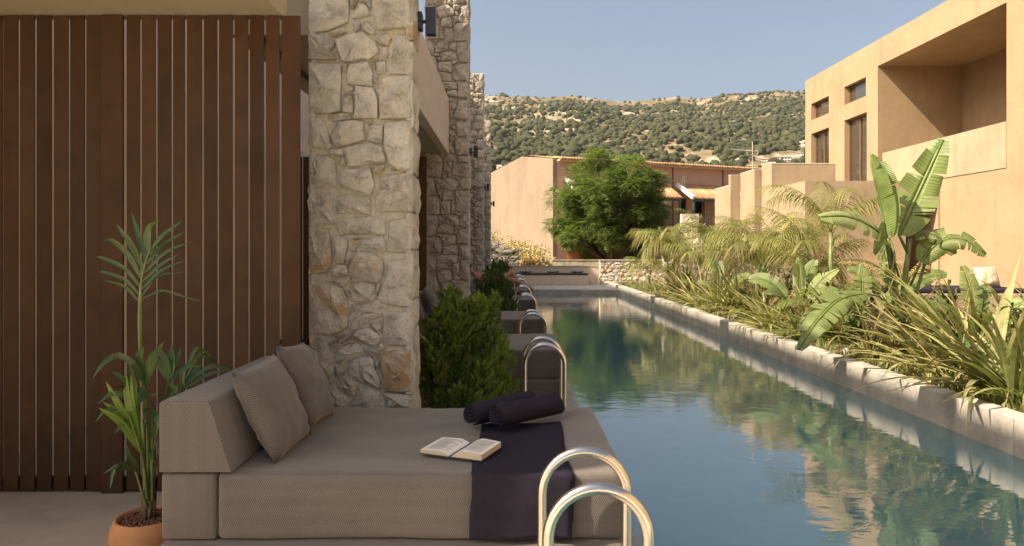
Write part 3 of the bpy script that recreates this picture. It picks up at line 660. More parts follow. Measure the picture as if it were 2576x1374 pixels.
for (a,b_,p,q) in wins+doors:
    fr=MB(); x0,x1=TX+.16,TX+.24; w_=.07
    fr.box(x0,x1,a,b_,q-w_,q); fr.box(x0,x1,a,b_,p,p+w_); fr.box(x0,x1,a,a+w_,p+w_,q-w_); fr.box(x0,x1,b_-w_,b_,p+w_,q-w_)
    if q-p>1.5: fr.box(x0,x1,(a+b_)/2-.05,(a+b_)/2+.05,p+w_,q-w_)
    f=fr.build('window_frame',M['frame'],t)
    pn=MB(); pn.box(TX+.195,TX+.205,a+w_,b_-w_,p+w_,q-w_); pn.build('pane',M['pane'],f)
    if q-p>1.5:
        cu=MB(); 
        for k in range(9):
            yy=b_-.12-k*.05; cu.tube([(TX+.30+.015*(k%2),yy,p+.05),(TX+.30+.015*(k%2),yy,q-.08)],.03,6)
        cu.build('curtain',plain('tan_curtain',(.50,.30,.15),.9,.1,5,.001,40),f)
# room block behind panes so that the glass has something behind it
mb=MB(); mb.box(TX+1.2,TX+1.25,21.3,26,FZ,ROOF-.6); mb.build('inner_wall',M['orange'],t)
# terrace block (steps out towards the pool as it goes back)
for k,(x0,y0,y1) in enumerate(((7.80,18.0,21.1),(7.58,21.103,22.4),(7.26,22.403,24.1))):
    if k==0:
        mb=holed_wall('y',y0,.3,x0,TX-.003,.2,FZ,[(10.45,TX-.06,.2,CZ+109*18/F)]); mb.build('terrace_front_wall',M['orange_pale'],t)
        mb=MB(); mb.box(x0,x0+.3,18.302,y1,.2,FZ); mb.box(x0+.302,TX-.003,18.302,y1,FZ-.2,FZ-.003); mb.box(10.2,10.4,18.302,y1,.2,FZ-.21); mb.box(10.4,TX-.003,20.6,20.8,.2,FZ-.21); mb.build('terrace_side_wall',M['orange_pale'],t)
    else:
        mb=MB(); mb.box(x0,TX-.004,y0,y1,.2,FZ); mb.build('terrace_side_wall',M['orange_pale'],t)
par=[((7.801,9.7,20.3,20.52),.74),((7.801,8.0,20.523,21.098),.80),((7.581,7.80,21.104,21.30),.64),((7.581,7.78,21.303,22.398),.66),((7.261,7.57,22.404,22.6),.62),((7.261,7.46,22.603,24.098),.3),((9.5,9.7,20.523,24.09),.745)]
for k,((a,b_,c_,d_),h) in enumerate(par):
    mb=MB(); mb.box(a,b_,c_,d_,FZ+.001,FZ+h); mb.build('parapet',M['orange_pale'],t)
    mb=MB(); mb.box(a-.008,b_+.008,c_-.008,d_+.008,FZ+h+.001,FZ+h+.018); mb.build('parapet_capping',M['white_paint'],t)
t=thing('plaster_daybed','low ochre plinth daybed with dark pad in front of the villa','daybed',(9.5,14.2,.2))
mb=MB(); mb.box(-2.6,1.5,0,1.6,.001,.42); bev(mb.build('plinth',M['orange_pale'],t),.02)
mb=MB(); mb.box(-2.5,1.4,.08,1.5,.422,.52); bev(mb.build('pad',M['towel'],t),.03,3)
def pillow_mesh(w_,h_,d_,name,mat,n_=14,seed=1,pinch=.055):
    mb=MB(); rng=random.Random(seed); g={}
    for s in (1,-1):
        for i in range(n_+1):
            for j in range(n_+1):
                u,v=i/n_*2-1,j/n_*2-1
                k=(1-abs(u)**2.4)*(1-abs(v)**2.4); th=d_*.5*max(0,k)**.55
                pu=1-pinch*(1-abs(v)**2)*abs(u)**3; pv=1-pinch*(1-abs(u)**2)*abs(v)**3
                wr=.006*mnoise.noise(Vector((u*3,v*3,seed*3.1+s)))*(1 if k>0 else 0)
                g[(s,i,j)]=(u*w_/2*pu, v*h_/2*pv, s*(th+wr*4*min(1,k*3)))
    for s in (1,-1):
        for i in range(n_):
            for j in range(n_):
                q=[g[(s,i,j)],g[(s,i+1,j)],g[(s,i+1,j+1)],g[(s,i,j+1)]]
                if s<0: q=q[::-1]
                mb.quad(*q,uv=[(p[0],p[1]) for p in q])
    return mb.mesh(name,mat,True,True)
o=obj('pillow',pillow_mesh(.55,.45,.2,'pillow',plain('cream_cloth',(.62,.50,.34),.9,.05,6,.001,80),seed=5),None,(10.25,14.65,.2+.52+.235)); o.rotation_euler=(R(72),0,R(10)); tag(o,'cream pillow on the ochre plinth daybed by the villa','pillow')

t=thing('ochre_villa','second ochre plastered villa of the row, flat roofed, facing the pool','villa',(0,0,0),'ochre villas')  # out-of-view villa, added so its sunlit wall fills the shaded pillars
hw=[(-8+5*i,-6.6+5*i,z,z+1.5) for i in range(3) for z in (1.0,4.6)]
mb=holed_wall('x',9.2,.35,-18,7.2,.2,8.0,hw); mb.build('front_wall',M['orange_pale'],t)
mb=MB(); mb.box(9.55,16,7.0,7.19,.2,7.99); mb.box(9.55,16,-18,-17.8,.2,7.99); mb.box(9.56,16,-17.8,7.0,7.6,7.8); mb.build('back_walls',M['orange'],t)
for (a,b_,p,q) in hw:
    f=MB(); f.box(9.34,9.42,a,b_,p,p+.07); f.box(9.34,9.42,a,b_,q-.07,q); f.box(9.34,9.42,a,a+.07,p+.07,q-.07); f.box(9.34,9.42,b_-.07,b_,p+.07,q-.07); f=f.build('window_frame',M['frame'],t)
    g_=MB(); g_.box(9.37,9.38,a+.07,b_-.07,p+.07,q-.07); g_.build('pane',M['dark_glass'],f)
# ---- pink building behind the tree
A=Vector((3.2,50,0)); dv=Vector((15.9,6.5,0)).normalized(); gv=Vector((-dv.y,dv.x,0))
t=thing('pink_building','long pink two-storey building with pale gable end and tiled canopies','building',A)
t.rotation_euler=(0,0,math.atan2(dv.y,dv.x))
# local axes: x along the facade, y back along the gable
EH=CZ+6.45; LEN=26; GD=13
mb=MB(); prof=[(0,0.2),(GD,.2),(GD,CZ+6.9),(5.8,CZ+7.5),(2.6,CZ+7.05),(0,CZ+6.62)]
fr=[(0,y,z) for y,z in prof]; bk=[(.35,y,z) for y,z in prof]; mb.face(fr); mb.face(bk[::-1])
for i in range(len(prof)): j=(i+1)%len(prof); mb.quad(fr[i],fr[j],bk[j],bk[i])
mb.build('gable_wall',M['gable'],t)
dr=[]
for k in range(5): 
    x0=1.2+k*4.9
    dr+= [(x0+1.6,x0+2.5,3.3,5.6)]+([(x0+.2,x0+.9,3.3,5.6)] if k else [])+[(x0+1.0,x0+2.6,.5,2.6)]
mb=holed_wall('y',0.02,.25,.352,LEN,.2,EH,dr); mb.build('facade',M['pink'],t)
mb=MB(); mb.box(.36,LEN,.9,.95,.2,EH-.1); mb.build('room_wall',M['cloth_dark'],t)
mb=MB(); mb.box(.352,LEN,-.35,.3,EH+.001,EH+.12); mb.build('eave_board',plain('cream_eave',(.62,.46,.28),.8,.05,3,.001,50),t)
mb=MB(); mb.tube([(.36,-.42,EH+.1),(LEN,-.42,EH+.1)],.07,8); mb.build('gutter',M['concrete'],t)
mb=MB(); mb.quad((.352,-.55,EH+.13),(LEN,-.55,EH+.13),(LEN,5.8,EH+1.2),(.352,5.8,EH+1.2)); mb.quad((.352,5.8,EH+1.2),(LEN,5.8,EH+1.2),(LEN,GD,EH+.3),(.352,GD,EH+.3)); rf=mb.build('roof',M['tile'],t)
me=MB(); me.tube([(0,-.6,0),(0,.9,.24)],.085,8); me=me.mesh('ridge_tile',M['tile'],True)
for i in range(int((LEN-.5)/.24)): obj('roof_tile',me,t,(.5+i*.24,0,EH+.19))
# tiled porch canopies with posts, balcony railing, doors
for k in range(5):
    x0=1.2+k*4.9
    cn=MB(); cn.quad((x0,-2.0,5.45),(x0+3.9,-2.0,5.45),(x0+3.9,.0,6.6),(x0,.0,6.6)); cn.quad((x0,-2.0,5.38),(x0+3.9,-2.0,5.38),(x0+3.9,.0,6.53),(x0,.0,6.53)); cn=cn.build('porch_canopy',M['tile'],t)
    me=MB(); me.tube([(0,-2.08,5.45),(0,0,6.64)],.10,8); me=me.mesh('canopy_tile',M['tile'],True)
    for i in range(15): obj('canopy_tile',me,cn,(x0+.2+i*.25,0,0))
    mb=MB(); s=math.atan2(1.15,2); mb.box(x0-.22,x0+.0,-2.4,.0,-.05,.24,Matrix.Translation((0,0,6.6))@Matrix.Rotation(s,4,'X')); mb.build('verge',M['white_paint'],cn)
    mb=MB(); mb.box(x0-.05,x0+3.9,-1.95,-1.83,5.22,5.36); mb.build('porch_beam',M['green_paint'],cn)
    for xx in (x0+.1,x0+3.7):
        mb=MB(); mb.box(xx-.07,xx+.07,-1.96,-1.82,3.3,5.22); mb.build('porch_post',M['green_paint'],cn)
    for xx in (x0+1.55,x0+2.5):
        mb=MB(); mb.box(xx,xx+.06,-.04,.0,3.3,5.6); mb.build('door_frame',M['green_paint'],t)
    mb=MB(); mb.box(x0+3.3,x0+4.0,-.3,.0,5.0,5.4); mb.build('air_conditioner',M['white_paint'],t)
    mb=MB(); mb.tube([(x0+4.4,-.05,EH),(x0+4.4,-.05,.3)],.05,6); mb.build('downpipe',M['frame'],t)
mb=MB(); mb.box(.36,LEN,-2.1,.0,3.02,3.28); mb.build('balcony_slab',M['plaster_tan'],t)
rl=MB(); rl.box(.4,LEN,-2.06,-2.02,4.25,4.30); rl.box(.4,LEN,-2.06,-2.02,3.38,3.42); rl=rl.build('balcony_railing',M['frame'],t)
me=MB(); me.box(-.012,.012,-2.052,-2.028,3.42,4.25); me=me.mesh('baluster',M['frame'])
for i in range(int((LEN-.6)/.16)): obj('baluster',me,rl,(.5+i*.16,0,0))
for k,xx in enumerate((11.2,17.0)):
    tt=thing('roof_aerial',['thin grey mast standing at the eaves of the pink building','second thin grey mast at the far eaves of the pink building'][k],'aerial',A+dv*xx-gv*.62+Vector((0,0,5.7)),'masts on the pink building')
    mb=MB(); mb.tube([(0,0,0),(0,0,1.7)],.035,6); mb.build('mast',M['concrete'],tt)
    mb=MB(); mb.tube([(-.1,0,1.6),(-.25,0,1.2),(-.12,0,.6)],.015,5); mb.build('cable',M['white_paint'],tt)
# television aerial on the villa terrace
p=P(1893,428,23.6); t=thing('tv_aerial','grey television aerial with crossbar above the villa parapet','aerial',p)
mb=MB(); mb.tube([(0,0,-.3),(0,0,.98)],.017,6); mb.build('mast',M['concrete'],t)
mb=MB(); mb.tube([(-.75,0,.72),(.0,0,.66),(.2,0,.66)],.012,5); 
for i in range(9): mb.tube([(-.72+i*.08,-.12,.72-.006*i),(-.72+i*.08,.12,.72-.006*i)],.006,4)
mb.build('boom',M['concrete'],t)
mb=MB(); mb.tube([(-.2,0,.66),(-.17,0,.52),(.17,0,.52),(.2,0,.66)],.012,5); mb.build('dipole',M['concrete'],t)

# ---- garden walls beyond the bench
def rubble_wall(name,label,loc,w_,h_,n_,mat,mort,seed,top=None,th=.3,rot=0,cap=None):
    t=thing(name,label,'wall',loc); t.rotation_euler=(0,0,rot); rng=random.Random(seed)
    mb=MB()
    tops=top or [(0,h_),(w_,h_)]
    pr=[(0,0),(w_,0)]+[(x,z-.02) for x,z in reversed(tops)]
    a=[(x,.03,z) for x,z in pr]; b_=[(x,th,z) for x,z in pr]; mb.face(a); mb.face(b_[::-1])
    for i in range(len(pr)): j=(i+1)%len(pr); mb.quad(a[i],a[j],b_[j],b_[i])
    mb.build('mortar_core',mort,t)
    for poly in voronoi(w_,h_,n_,rng):
        for i in range(len(tops)-1):
            (xa,za),(xb,zb)=tops[i],tops[i+1]
        c=poly_center(poly)
        zt=np.interp(c[0],[q[0] for q in tops],[q[1] for q in tops])
        poly=[(x,min(z,float(np.interp(x,[q[0] for q in tops],[q[1] for q in tops])))) for x,z in poly]
        if abs(parea(poly))<.003: continue
        c=poly_center(poly); obj('stone',stone_mesh([(x-c[0],z-c[1]) for x,z in poly],.12,rng,mat,.015,.14,.008,.006),t,(c[0],rng.uniform(-.01,.015),c[1]))
    if cap:
        mb=MB(); mb.box(-.02,w_+.02,-.03,th+.03,h_+.004,h_+.05); mb.build('coping',cap,t)
    return t
rubble_wall('stone_wall','sunlit white limestone wall with thin coping beside the pool bench',(3.95,29.75,0),5.2,1.04,110,M['stone_white'],M['mortar_white'],21,cap=M['concrete'])
rubble_wall('stone_wall','stepped white limestone wall among the palms, its tall pier topmost',(5.25,23.2,.15),2.6,2.6,90,M['stone_white'],M['mortar_white'],22,top=[(0,1.95),(.62,1.95),(.63,2.62),(1.20,2.62),(1.21,1.45),(2.6,1.45)])
rubble_wall('stone_wall','long low white limestone wall running behind the palms to the villa',(5.6,20.6,.15),2.0,1.55,50,M['stone_white'],M['mortar_white'],23)
rubble_wall('stone_wall','rough grey retaining wall with sloping top below the dry bank',(-3.4,33.0,.05),3.85,3.0,80,M['stone_grey'],M['mortar_grey'],24,top=[(0,2.9),(1.3,2.6),(2.4,2.05),(3.3,1.6),(3.85,1.5)])
t=thing('concrete_wall','weathered concrete block wall below the round tree','wall',(2.0,34.0,.2))
for r_ in range(2):
    for i in range(7):
        mb=MB(); mb.box(0,.615,0,.2,0,.38); bev(mb.build('block',M['old_concrete'],t,(i*.625+(.3 if r_ else 0)-.1,rnd(-.006,.006),r_*.39)),.01)
mb=MB(); mb.box(-.2,4.9,-.02,.22,.785,.83); mb.build('coping',M['old_concrete'],t)
t=thing('garden_shed','small orange shed with dark doorway under the round tree','shed',(4.6,41.5,.3))
mb=holed_wall('y',0,.1,-1.0,1.0,.0,1.2,[(-.35,.4,.0,.95)]); mb.box(-1,1,.9,1.0,0,1.2); mb.build('wall',plain('shed_boards',(.34,.15,.05),.8,.1,6,.003,40),t)
mb=MB(); mb.box(-1.15,1.15,-.2,1.2,1.203,1.28); mb.build('roof',M['frame'],t)

# ---- houses on the hillside
def hill_hit(xv,yv):
    for D in np.linspace(300,1240,400):
        p=P(xv,yv,D)
        if ground_z(p.x,p.y)>=p.z: return p
    return P(xv,yv,900)
HL=['hip-roofed hillside house lowest in the row above the aerial','hillside house tucked behind the aerial mast','white-walled hillside house with broad hipped roof above the lowest pair','white-walled hillside house in the middle of the row','longest hillside house with two balconies beside the green gully','small hillside house half hidden behind the longest one','tall hillside house with stacked white balconies near the villa edge','small white cube house on the upper hillside track','topmost white cube house on the hillside']
for (xv,yv,wv,kd),lb in zip(hp,HL):
    p=hill_hit(xv,yv); s=wv*p.y/F; h=s*(.55 if kd==1 else .85); t=thing('hillside_house',lb,'house',(p.x,p.y-s*.3,p.z-h*.35),'houses on the hillside'); t.rotation_euler=(0,0,-.35)
    mb=MB(); mb.box(-s/2,s/2,0,s*.7,-h*.3,h); mb.build('wall',M['white_paint'],t)
    if kd:
        mb=MB(); e=s*.07; mb.box(-s/2-e,s/2+e,-e*1.5,s*.7+e,h+.01,h+.15)
        a=[(-s/2-e,-e*1.5,h+.16),(s/2+e,-e*1.5,h+.16),(s/2+e,s*.7+e,h+.16),(-s/2-e,s*.7+e,h+.16)]; rg=[(-s*.2,s*.35,h+s*.16),(s*.2,s*.35,h+s*.16)]
        mb.quad(a[0],a[1],rg[1],rg[0]); mb.quad(a[2],a[3],rg[0],rg[1]); mb.tri(a[1],a[2],rg[1]); mb.tri(a[3],a[0],rg[0]); mb.build('roof',M['tile'],t)
        mb=MB(); mb.box(-s/2,s/2,-s*.08,-.01,h*.42,h*.55); mb.build('balcony',M['white_paint'],t)
    for i in range(3):
        for j in range(2):
            mb=MB(); mb.box((i-1)*s*.3-s*.07,(i-1)*s*.3+s*.07,-.06,.02,h*(.1+j*.48),h*(.38+j*.48)); mb.build('window',M['dark_glass'],t)

# ================================================================== FURNITURE BY THE POOL
def rgrid(h,r,seg):
    a=[-h,-h+r*.3,-h+r]; n_=max(1,int((2*h-2*r)/seg)); a+=[-h+r+(2*h-2*r)*i/n_ for i in range(1,n_)]; return a+[h-r,h-r*.3,h]
def rbox(x0,x1,y0,y1,z0,z1,r,name,mat,seg=.08,deform=None,rot=(0,0,0)):
    """rounded upholstered block; rot: 1 swaps the weave direction on X, Y, Z faces"""
    c=Vector(((x0+x1)/2,(y0+y1)/2,(z0+z1)/2)); h=Vector(((x1-x0)/2,(y1-y0)/2,(z1-z0)/2)); mb=MB(); G=[rgrid(h[k],r,seg) for k in range(3)]
    def rp(p):
        q=Vector([max(-h[k]+r,min(h[k]-r,p[k])) for k in range(3)]); d=p-q
        o_=q+d.normalized()*r if d.length>1e-6 else p
        o_=o_+c
        return deform(o_) if deform else o_
    for ax in range(3):
        a,b_=[k for k in range(3) if k!=ax]
        for sg in (-1,1):
            for i in range(len(G[a])-1):
                for j in range(len(G[b_])-1):
                    q=[]
                    for (ii,jj) in ((i,j),(i+1,j),(i+1,j+1),(i,j+1)):
                        p=Vector((0,0,0)); p[ax]=sg*h[ax]; p[a]=G[a][ii]; p[b_]=G[b_][jj]; q.append(p)
                    uv=[(p[a],p[b_]) if not rot[ax] else (p[b_],p[a]) for p in q]
                    q2=[rp(p) for p in q]; flip=(sg>0)==(ax==1)
                    if flip: q2=q2[::-1]; uv=uv[::-1]
                    mb.quad(*q2,uv=uv)
    return mb.mesh(name,mat,True,True)
def wedge(x0,xt,xb,y0,y1,z0,z1,name,mat):
    mb=MB(); ns=10; r=.012
    # cross-section with small roundings
    sec=[(x0,z0),(xb,z0),(xb-.004,z0+.02),(xt+.008,z1-.03),(xt,z1-.008),(xt-.012,z1),(x0+.012,z1),(x0,z1-.012)]
    L=0; ls=[0]
    for i in range(len(sec)): a,b_=sec[i],sec[(i+1)%len(sec)]; L+=math.dist(a,b_); ls.append(L)
    ysx=[y0+(y1-y0)*i/ns for i in range(ns+1)]
    for i in range(len(sec)):
        a,b_=sec[i],sec[(i+1)%len(sec)]
        for j in range(ns):
            w1=.004*math.sin(j*1.7+i); mb.quad((a[0],ysx[j],a[1]),(a[0],ysx[j+1],a[1]),(b_[0],ysx[j+1],b_[1]),(b_[0],ysx[j],b_[1]),uv=[(ysx[j],ls[i]),(ysx[j+1],ls[i]),(ysx[j+1],ls[i+1]),(ysx[j],ls[i+1])])
    for y in (y0,y1):
        ins=[((x-(x0+xb)/2)*.985+(x0+xb)/2,(z-(z0+z1)/2)*.985+(z0+z1)/2) for x,z in sec]; yy=y+(-.008 if y==y0 else .008)
        for i in range(len(sec)):
            j=(i+1)%len(sec); mb.quad((*[sec[i][0]],y,sec[i][1]),(sec[j][0],y,sec[j][1]),(ins[j][0],yy,ins[j][1]),(ins[i][0],yy,ins[i][1]),uv=[(sec[i][0],sec[i][1]),(sec[j][0],sec[j][1]),(ins[j][0],ins[j][1]),(ins[i][0],ins[i][1])])
        i0=len(mb.v); mb.v+= [(x,yy,z) for x,z in ins]; mb.f.append(tuple(range(i0,i0+len(ins)))); mb.uv.append([(x,z) for x,z in ins])
    return mb.mesh(name,mat)
DL=['large woven daybed with two cushions, book and dark towels','woven daybed partly hidden by the nearest conifer','woven daybed in front of the second stone pillar','woven daybed just past the second conifer','woven daybed carrying the reclining sunbather','woven daybed in front of the last but one pillar','woven daybed farthest along the deck by the bench']
def sag(p):
    if p.z<.45: 
        q=p.copy()
        if p.y<.1 : q.y+= .007*math.sin(p.x*7)+.008*mnoise.noise(Vector((p.x*6,p.z*9,4)))
        return q
    u=(p.x+.38)/.9; v=(p.y-.65)/.65; q=p.copy(); q.z-= .024*max(0,1-u*u)*max(0,1-.55*v*v)-.008*mnoise.noise(Vector((p.x*4,p.y*5,1)))-.004*mnoise.noise(Vector((p.x*13,p.y*9,7))); return q
root=thing('daybed',DL[0],'daybed',(0,3.0,0),'woven daybeds along the pool')
obj('mattress',rbox(-1.285,.517,0,1.3,.272,.568,.026,'mattress',M['fabric'],.05,sag,(0,1,1)),root)
obj('base_cushion',rbox(-1.53,.505,-.035,1.3,.02,.268,.03,'base_cushion',M['fabric'],.12,None,(0,1,1)),root)
obj('back_block',rbox(-1.53,-1.289,-.004,1.3,.272,.566,.018,'back_block',M['fabric'],.1,None,(0,0,0)),root)
obj('backrest',wedge(-1.534,-1.312,-1.218,-.004,1.262,.572,.884,'backrest',M['fabric']),root)
mb=MB(); 
for x in (-1.4,.4):
    for y in (.1,1.15): mb=MB(); mb.box(x-.03,x+.03,y-.03,y+.03,.0,.03); mb.build('foot',M['dark_metal'],root)
beds=[root]
for k in range(1,7):
    c=copy_tree(root,None,(0,BEDS[k],0)); c['label']=DL[k]; beds.append(c)
pm=pillow_mesh(.50,.47,.17,'cushion',M['fabric'],seed=3); pm2=pillow_mesh(.50,.47,.17,'cushion',M['fabric'],seed=8)
def cushion(me,loc,tilt,yaw,roll,label):
    o=obj('cushion',me,None,loc); o.rotation_mode='QUATERNION'
    # cushion plane: local x along Y (world), local y up the backrest, local z out towards +X
    B=Matrix(((0,-math.sin(tilt),math.cos(tilt)),(1,0,0),(0,math.cos(tilt),math.sin(tilt)))).to_4x4()
    o.rotation_quaternion=(Matrix.Rotation(yaw,4,'Z')@B@Matrix.Rotation(roll,4,'Z')).to_quaternion()
    return tag(o,label,'cushion','cushions leaning on daybeds')
cushion(pm,(-1.165,3.385,.775),.44,-.06,.03,'front woven cushion leaning on the near daybed backrest')
cushion(pm2,(-1.15,3.875,.795),.42,.05,-.10,'rear woven cushion leaning on the near daybed against the pillar')
cushion(pm,(-1.15,BEDS[1]+.5,.78),.42,0,0,'woven cushion on the daybed behind the nearest conifer')
cushion(pm2,(-1.15,BEDS[2]+.45,.78),.42,0,.05,'woven cushion on the daybed by the second pillar')
o=cushion(pm,(-.62,BEDS[2]+.9,.64),1.25,.4,.0,'loose woven cushion lying on the daybed by the second pillar')
# ladders
def ladder(y,label,x0=.14,x1=.50,zt=.69,root_loc=None):
    t=thing('pool_ladder',label,'ladder',(0,y,0),'steel pool ladders by the daybeds')
    r=(x1-x0)/2
    pts=[(x0,0,.0)]+[(x0,0,z) for z in np.linspace(.15,zt-r,4)]+[((x0+x1)/2-r*math.cos(a),0,zt-r+r*math.sin(a)) for a in np.linspace(0.15,math.pi-.15,17)]+[(x1,0,z) for z in np.linspace(zt-r,-.9,5)]
    me=MB(); me.tube(pts,.0215,16); me=me.mesh('rail',M['steel'],True)
    obj('rail',me,t); obj('rail',me,t,(0,.45,0))
    fm=MB(); fm.lathe([(.045,.001),(.045,.012),(.026,.02)],n=16); fm=fm.mesh('flange',M['steel'],True)
    obj('flange',fm,t,(x0,0,0)); obj('flange',fm,t,(x0,.45,0))
    for z in (-.35,-.62): 
        mb=MB(); mb.box(x1-.04,x1+.04,.0,.45,z,z+.03); mb.build('tread',M['steel'],t)
    return t
LL=['polished steel ladder rails in front of the near daybed with towels','steel ladder rails in front of the daybed behind the nearest conifer','steel ladder rails in front of the daybed by the second pillar','steel ladder rails just past the second conifer','steel ladder rails beside the reclining sunbather','steel ladder rails beyond the sunbather towards the bench','steel ladder rails last before the plastered bench']
lad=ladder(BEDS[0]-.545,LL[0])
for k in range(1,7):
    c=copy_tree(lad,None,(0,BEDS[k]-.545,0)); c['label']=LL[k]
# towel draped over the near daybed
def top_z(x,y): return sag(Vector((x,y-3.0,.568))).z
mb=MB(); prof=[]; NX=14
path=[(3.90,None)]+[(y,None) for y in np.linspace(3.85,3.03,20)]
def draped(u,k,off):
    x=-.168+.45*u
    return x
rows=[]
for i in range(22):
    y=3.90-(3.90-3.012)*i/21; rows.append((y,None))
for i in range(4): a=(i+1)/4*math.pi/2; rows.append((3.012-.030*math.sin(a),.568-.0-(.030-.030*math.cos(a))))
for i in range(1,13): rows.append((2.978+.002*math.sin(i),.538-(.538-.279)*i/12))
G=[]
for j,(y,z) in enumerate(rows):
    r_=[]
    for i in range(NX+1):
        u=i/NX; x=-.168+.448*u+.006*math.sin(j*.31)+(.012 if j<10 else 0)*(1-j/10 if j<10 else 0)+ .004*mnoise.noise(Vector((j*.3,i*.2,2)))
        zz=(top_z(x,max(y,3.0))+.007+.003*mnoise.noise(Vector((x*9,y*9,0)))) if z is None else z+.006+.002*math.sin(u*11)
        if z is not None and j<26: zz=min(zz,top_z(x,3.0)+.007)
        yy=y-(.006 if z is not None else 0)+(.004*math.sin(u*9+j*.2) if z is not None and j>25 else 0)
        r_.append((x,yy,zz))
    G.append(r_)
for j in range(len(G)-1):
    for i in range(NX): mb.quad(G[j][i],G[j][i+1],G[j+1][i+1],G[j+1][i])
o=mb.build('draped_towel',M['towel'],None,None,True,True); sm=o.modifiers.new('s','SOLIDIFY'); sm.thickness=.008; sm.offset=1
tag(o,'plum terry towel draped flat over the near daybed edge','towel')
def rolled(p0,p1,r,label,seed):
    rng=random.Random(seed); ax=Vector(p1)-Vector(p0); L=ax.length; ax.normalize(); up=Vector((0,0,1)); sd=ax.cross(up).normalized(); up=sd.cross(ax)
    mb=MB(); turns=3.4; ns=110; nl=12; th=r/turns
    def sp(k,l_):
        t_=k/ns; a=-t_*turns*2*math.pi+1.2; rr=r*(.10+.90*t_)
        q=math.cos(a)*rr; z=math.sin(a)*rr
        fl=.93 if z<0 else 1
        e=.010*math.sin(t_*40)*t_ if l_ in (0,nl) else 0
        wob=1+.03*mnoise.noise(Vector((l_*.5,a*.8,seed)))
        return Vector(p0)+ax*(L*l_/nl+e)+sd*(q*wob*1.06)+up*(z*fl*wob)
    G=[[sp(k,l_) for l_ in range(nl+1)] for k in range(ns+1)]
    for k in range(ns):
        for l_ in range(nl): mb.quad(G[k][l_],G[k][l_+1],G[k+1][l_+1],G[k+1][l_])
    o=mb.build('rolled_towel',M['towel'],None,None,True,True); sm=o.modifiers.new('s','SOLIDIFY'); sm.thickness=th*.62; sm.offset=0
    return tag(o,label,'towel','rolled plum towels')
rolled((-.075,3.70,.648),(.275,4.00,.648),.062,'rolled plum towel lying on the draped towel, nearer the book',1)
rolled((-.215,3.76,.640),(.125,4.10,.640),.062,'rolled plum towel lying behind the one on the draped towel',2)
mb=MB()
o=obj('folded_towel',rbox(-.12,.16,0,.3,0,.07,.02,'folded_towel',M['towel'],.08),None,(-.2,BEDS[3]+.3,.56)); tag(o,'dark folded towel on the daybed past the second conifer','towel')
# open book
t=thing('open_book','open hardback book lying half on the plum towel','book',(-.235,3.335,.566)); t.rotation_euler=(0,0,R(-22))
PWD,PHT=.158,.235
def page(side,inset,zc):
    N_=12; out=[]
    for i in range(N_+1):
        u=i/N_; x=side*(.004+u*(PWD-inset)); z=zc*(math.sin(min(1,u*2.2)*math.pi/2)**.9)*(1-.30*u)+.003; out.append((x,z))
    return out
for side,th in ((-1,.020),(1,.034)):
    top=page(side,0,th+.004); mb=MB(); mt=MB(); y0,y1=-PHT/2,PHT/2
    for i in range(len(top)-1):
        (xa,za),(xb,zb)=top[i],top[i+1]
        mt.quad((xa,y0,za),(xb,y0,zb),(xb,y1,zb),(xa,y1,za))
        for y in (y0,y1): mb.quad((xa,y,.004),(xb,y,.004),(xb,y,zb-.0005),(xa,y,za-.0005))
    xe,ze=top[-1]; mb.quad((xe,y0,.004),(xe,y1,.004),(xe,y1,ze-.0005),(xe,y0,ze-.0005))
    pb=mb.build('page_block',M['page_edge'],t)
    tp=mt.build('open_page',M['page'],t,None,True)
    # printed lines
    ln=MB(); nl=26
    for j in range(nl):
        yy=y1-.028-j*(PHT-.05)/nl
        if (j*7+int(side))%9==0: continue
        a_,b_=.16,.88-(.25 if j%6==5 else 0)
        pts=[]
        for i in range(7):
            u=a_+(b_-a_)*i/6; x=side*(.004+u*PWD) if side>0 else -(.004+(1-u+.04)*PWD)
            k=abs(x); z=float(np.interp(k,[abs(q[0]) for q in top],[q[1] for q in top])); pts.append((x,z+.0007))
        for i in range(6): ln.quad((pts[i][0],yy,pts[i][1]),(pts[i+1][0],yy,pts[i+1][1]),(pts[i+1][0],yy+.0026,pts[i+1][1]),(pts[i][0],yy+.0026,pts[i][1]))
    ln.build('print_lines',plain('print_ink',(.30,.28,.26),.9,.05,3,0,1),tp)
    cv=MB(); cv.box(side*.003 if side>0 else -(PWD+.006),(PWD+.006) if side>0 else -.003,y0-.005,y1+.005,0,.003); cv.build('cover_board',M['cover'],t)
mb=MB(); mb.tube([(0,-PHT/2-.004,.004),(0,PHT/2+.004,.004)],.006,8); mb.build('spine',M['cover'],t)

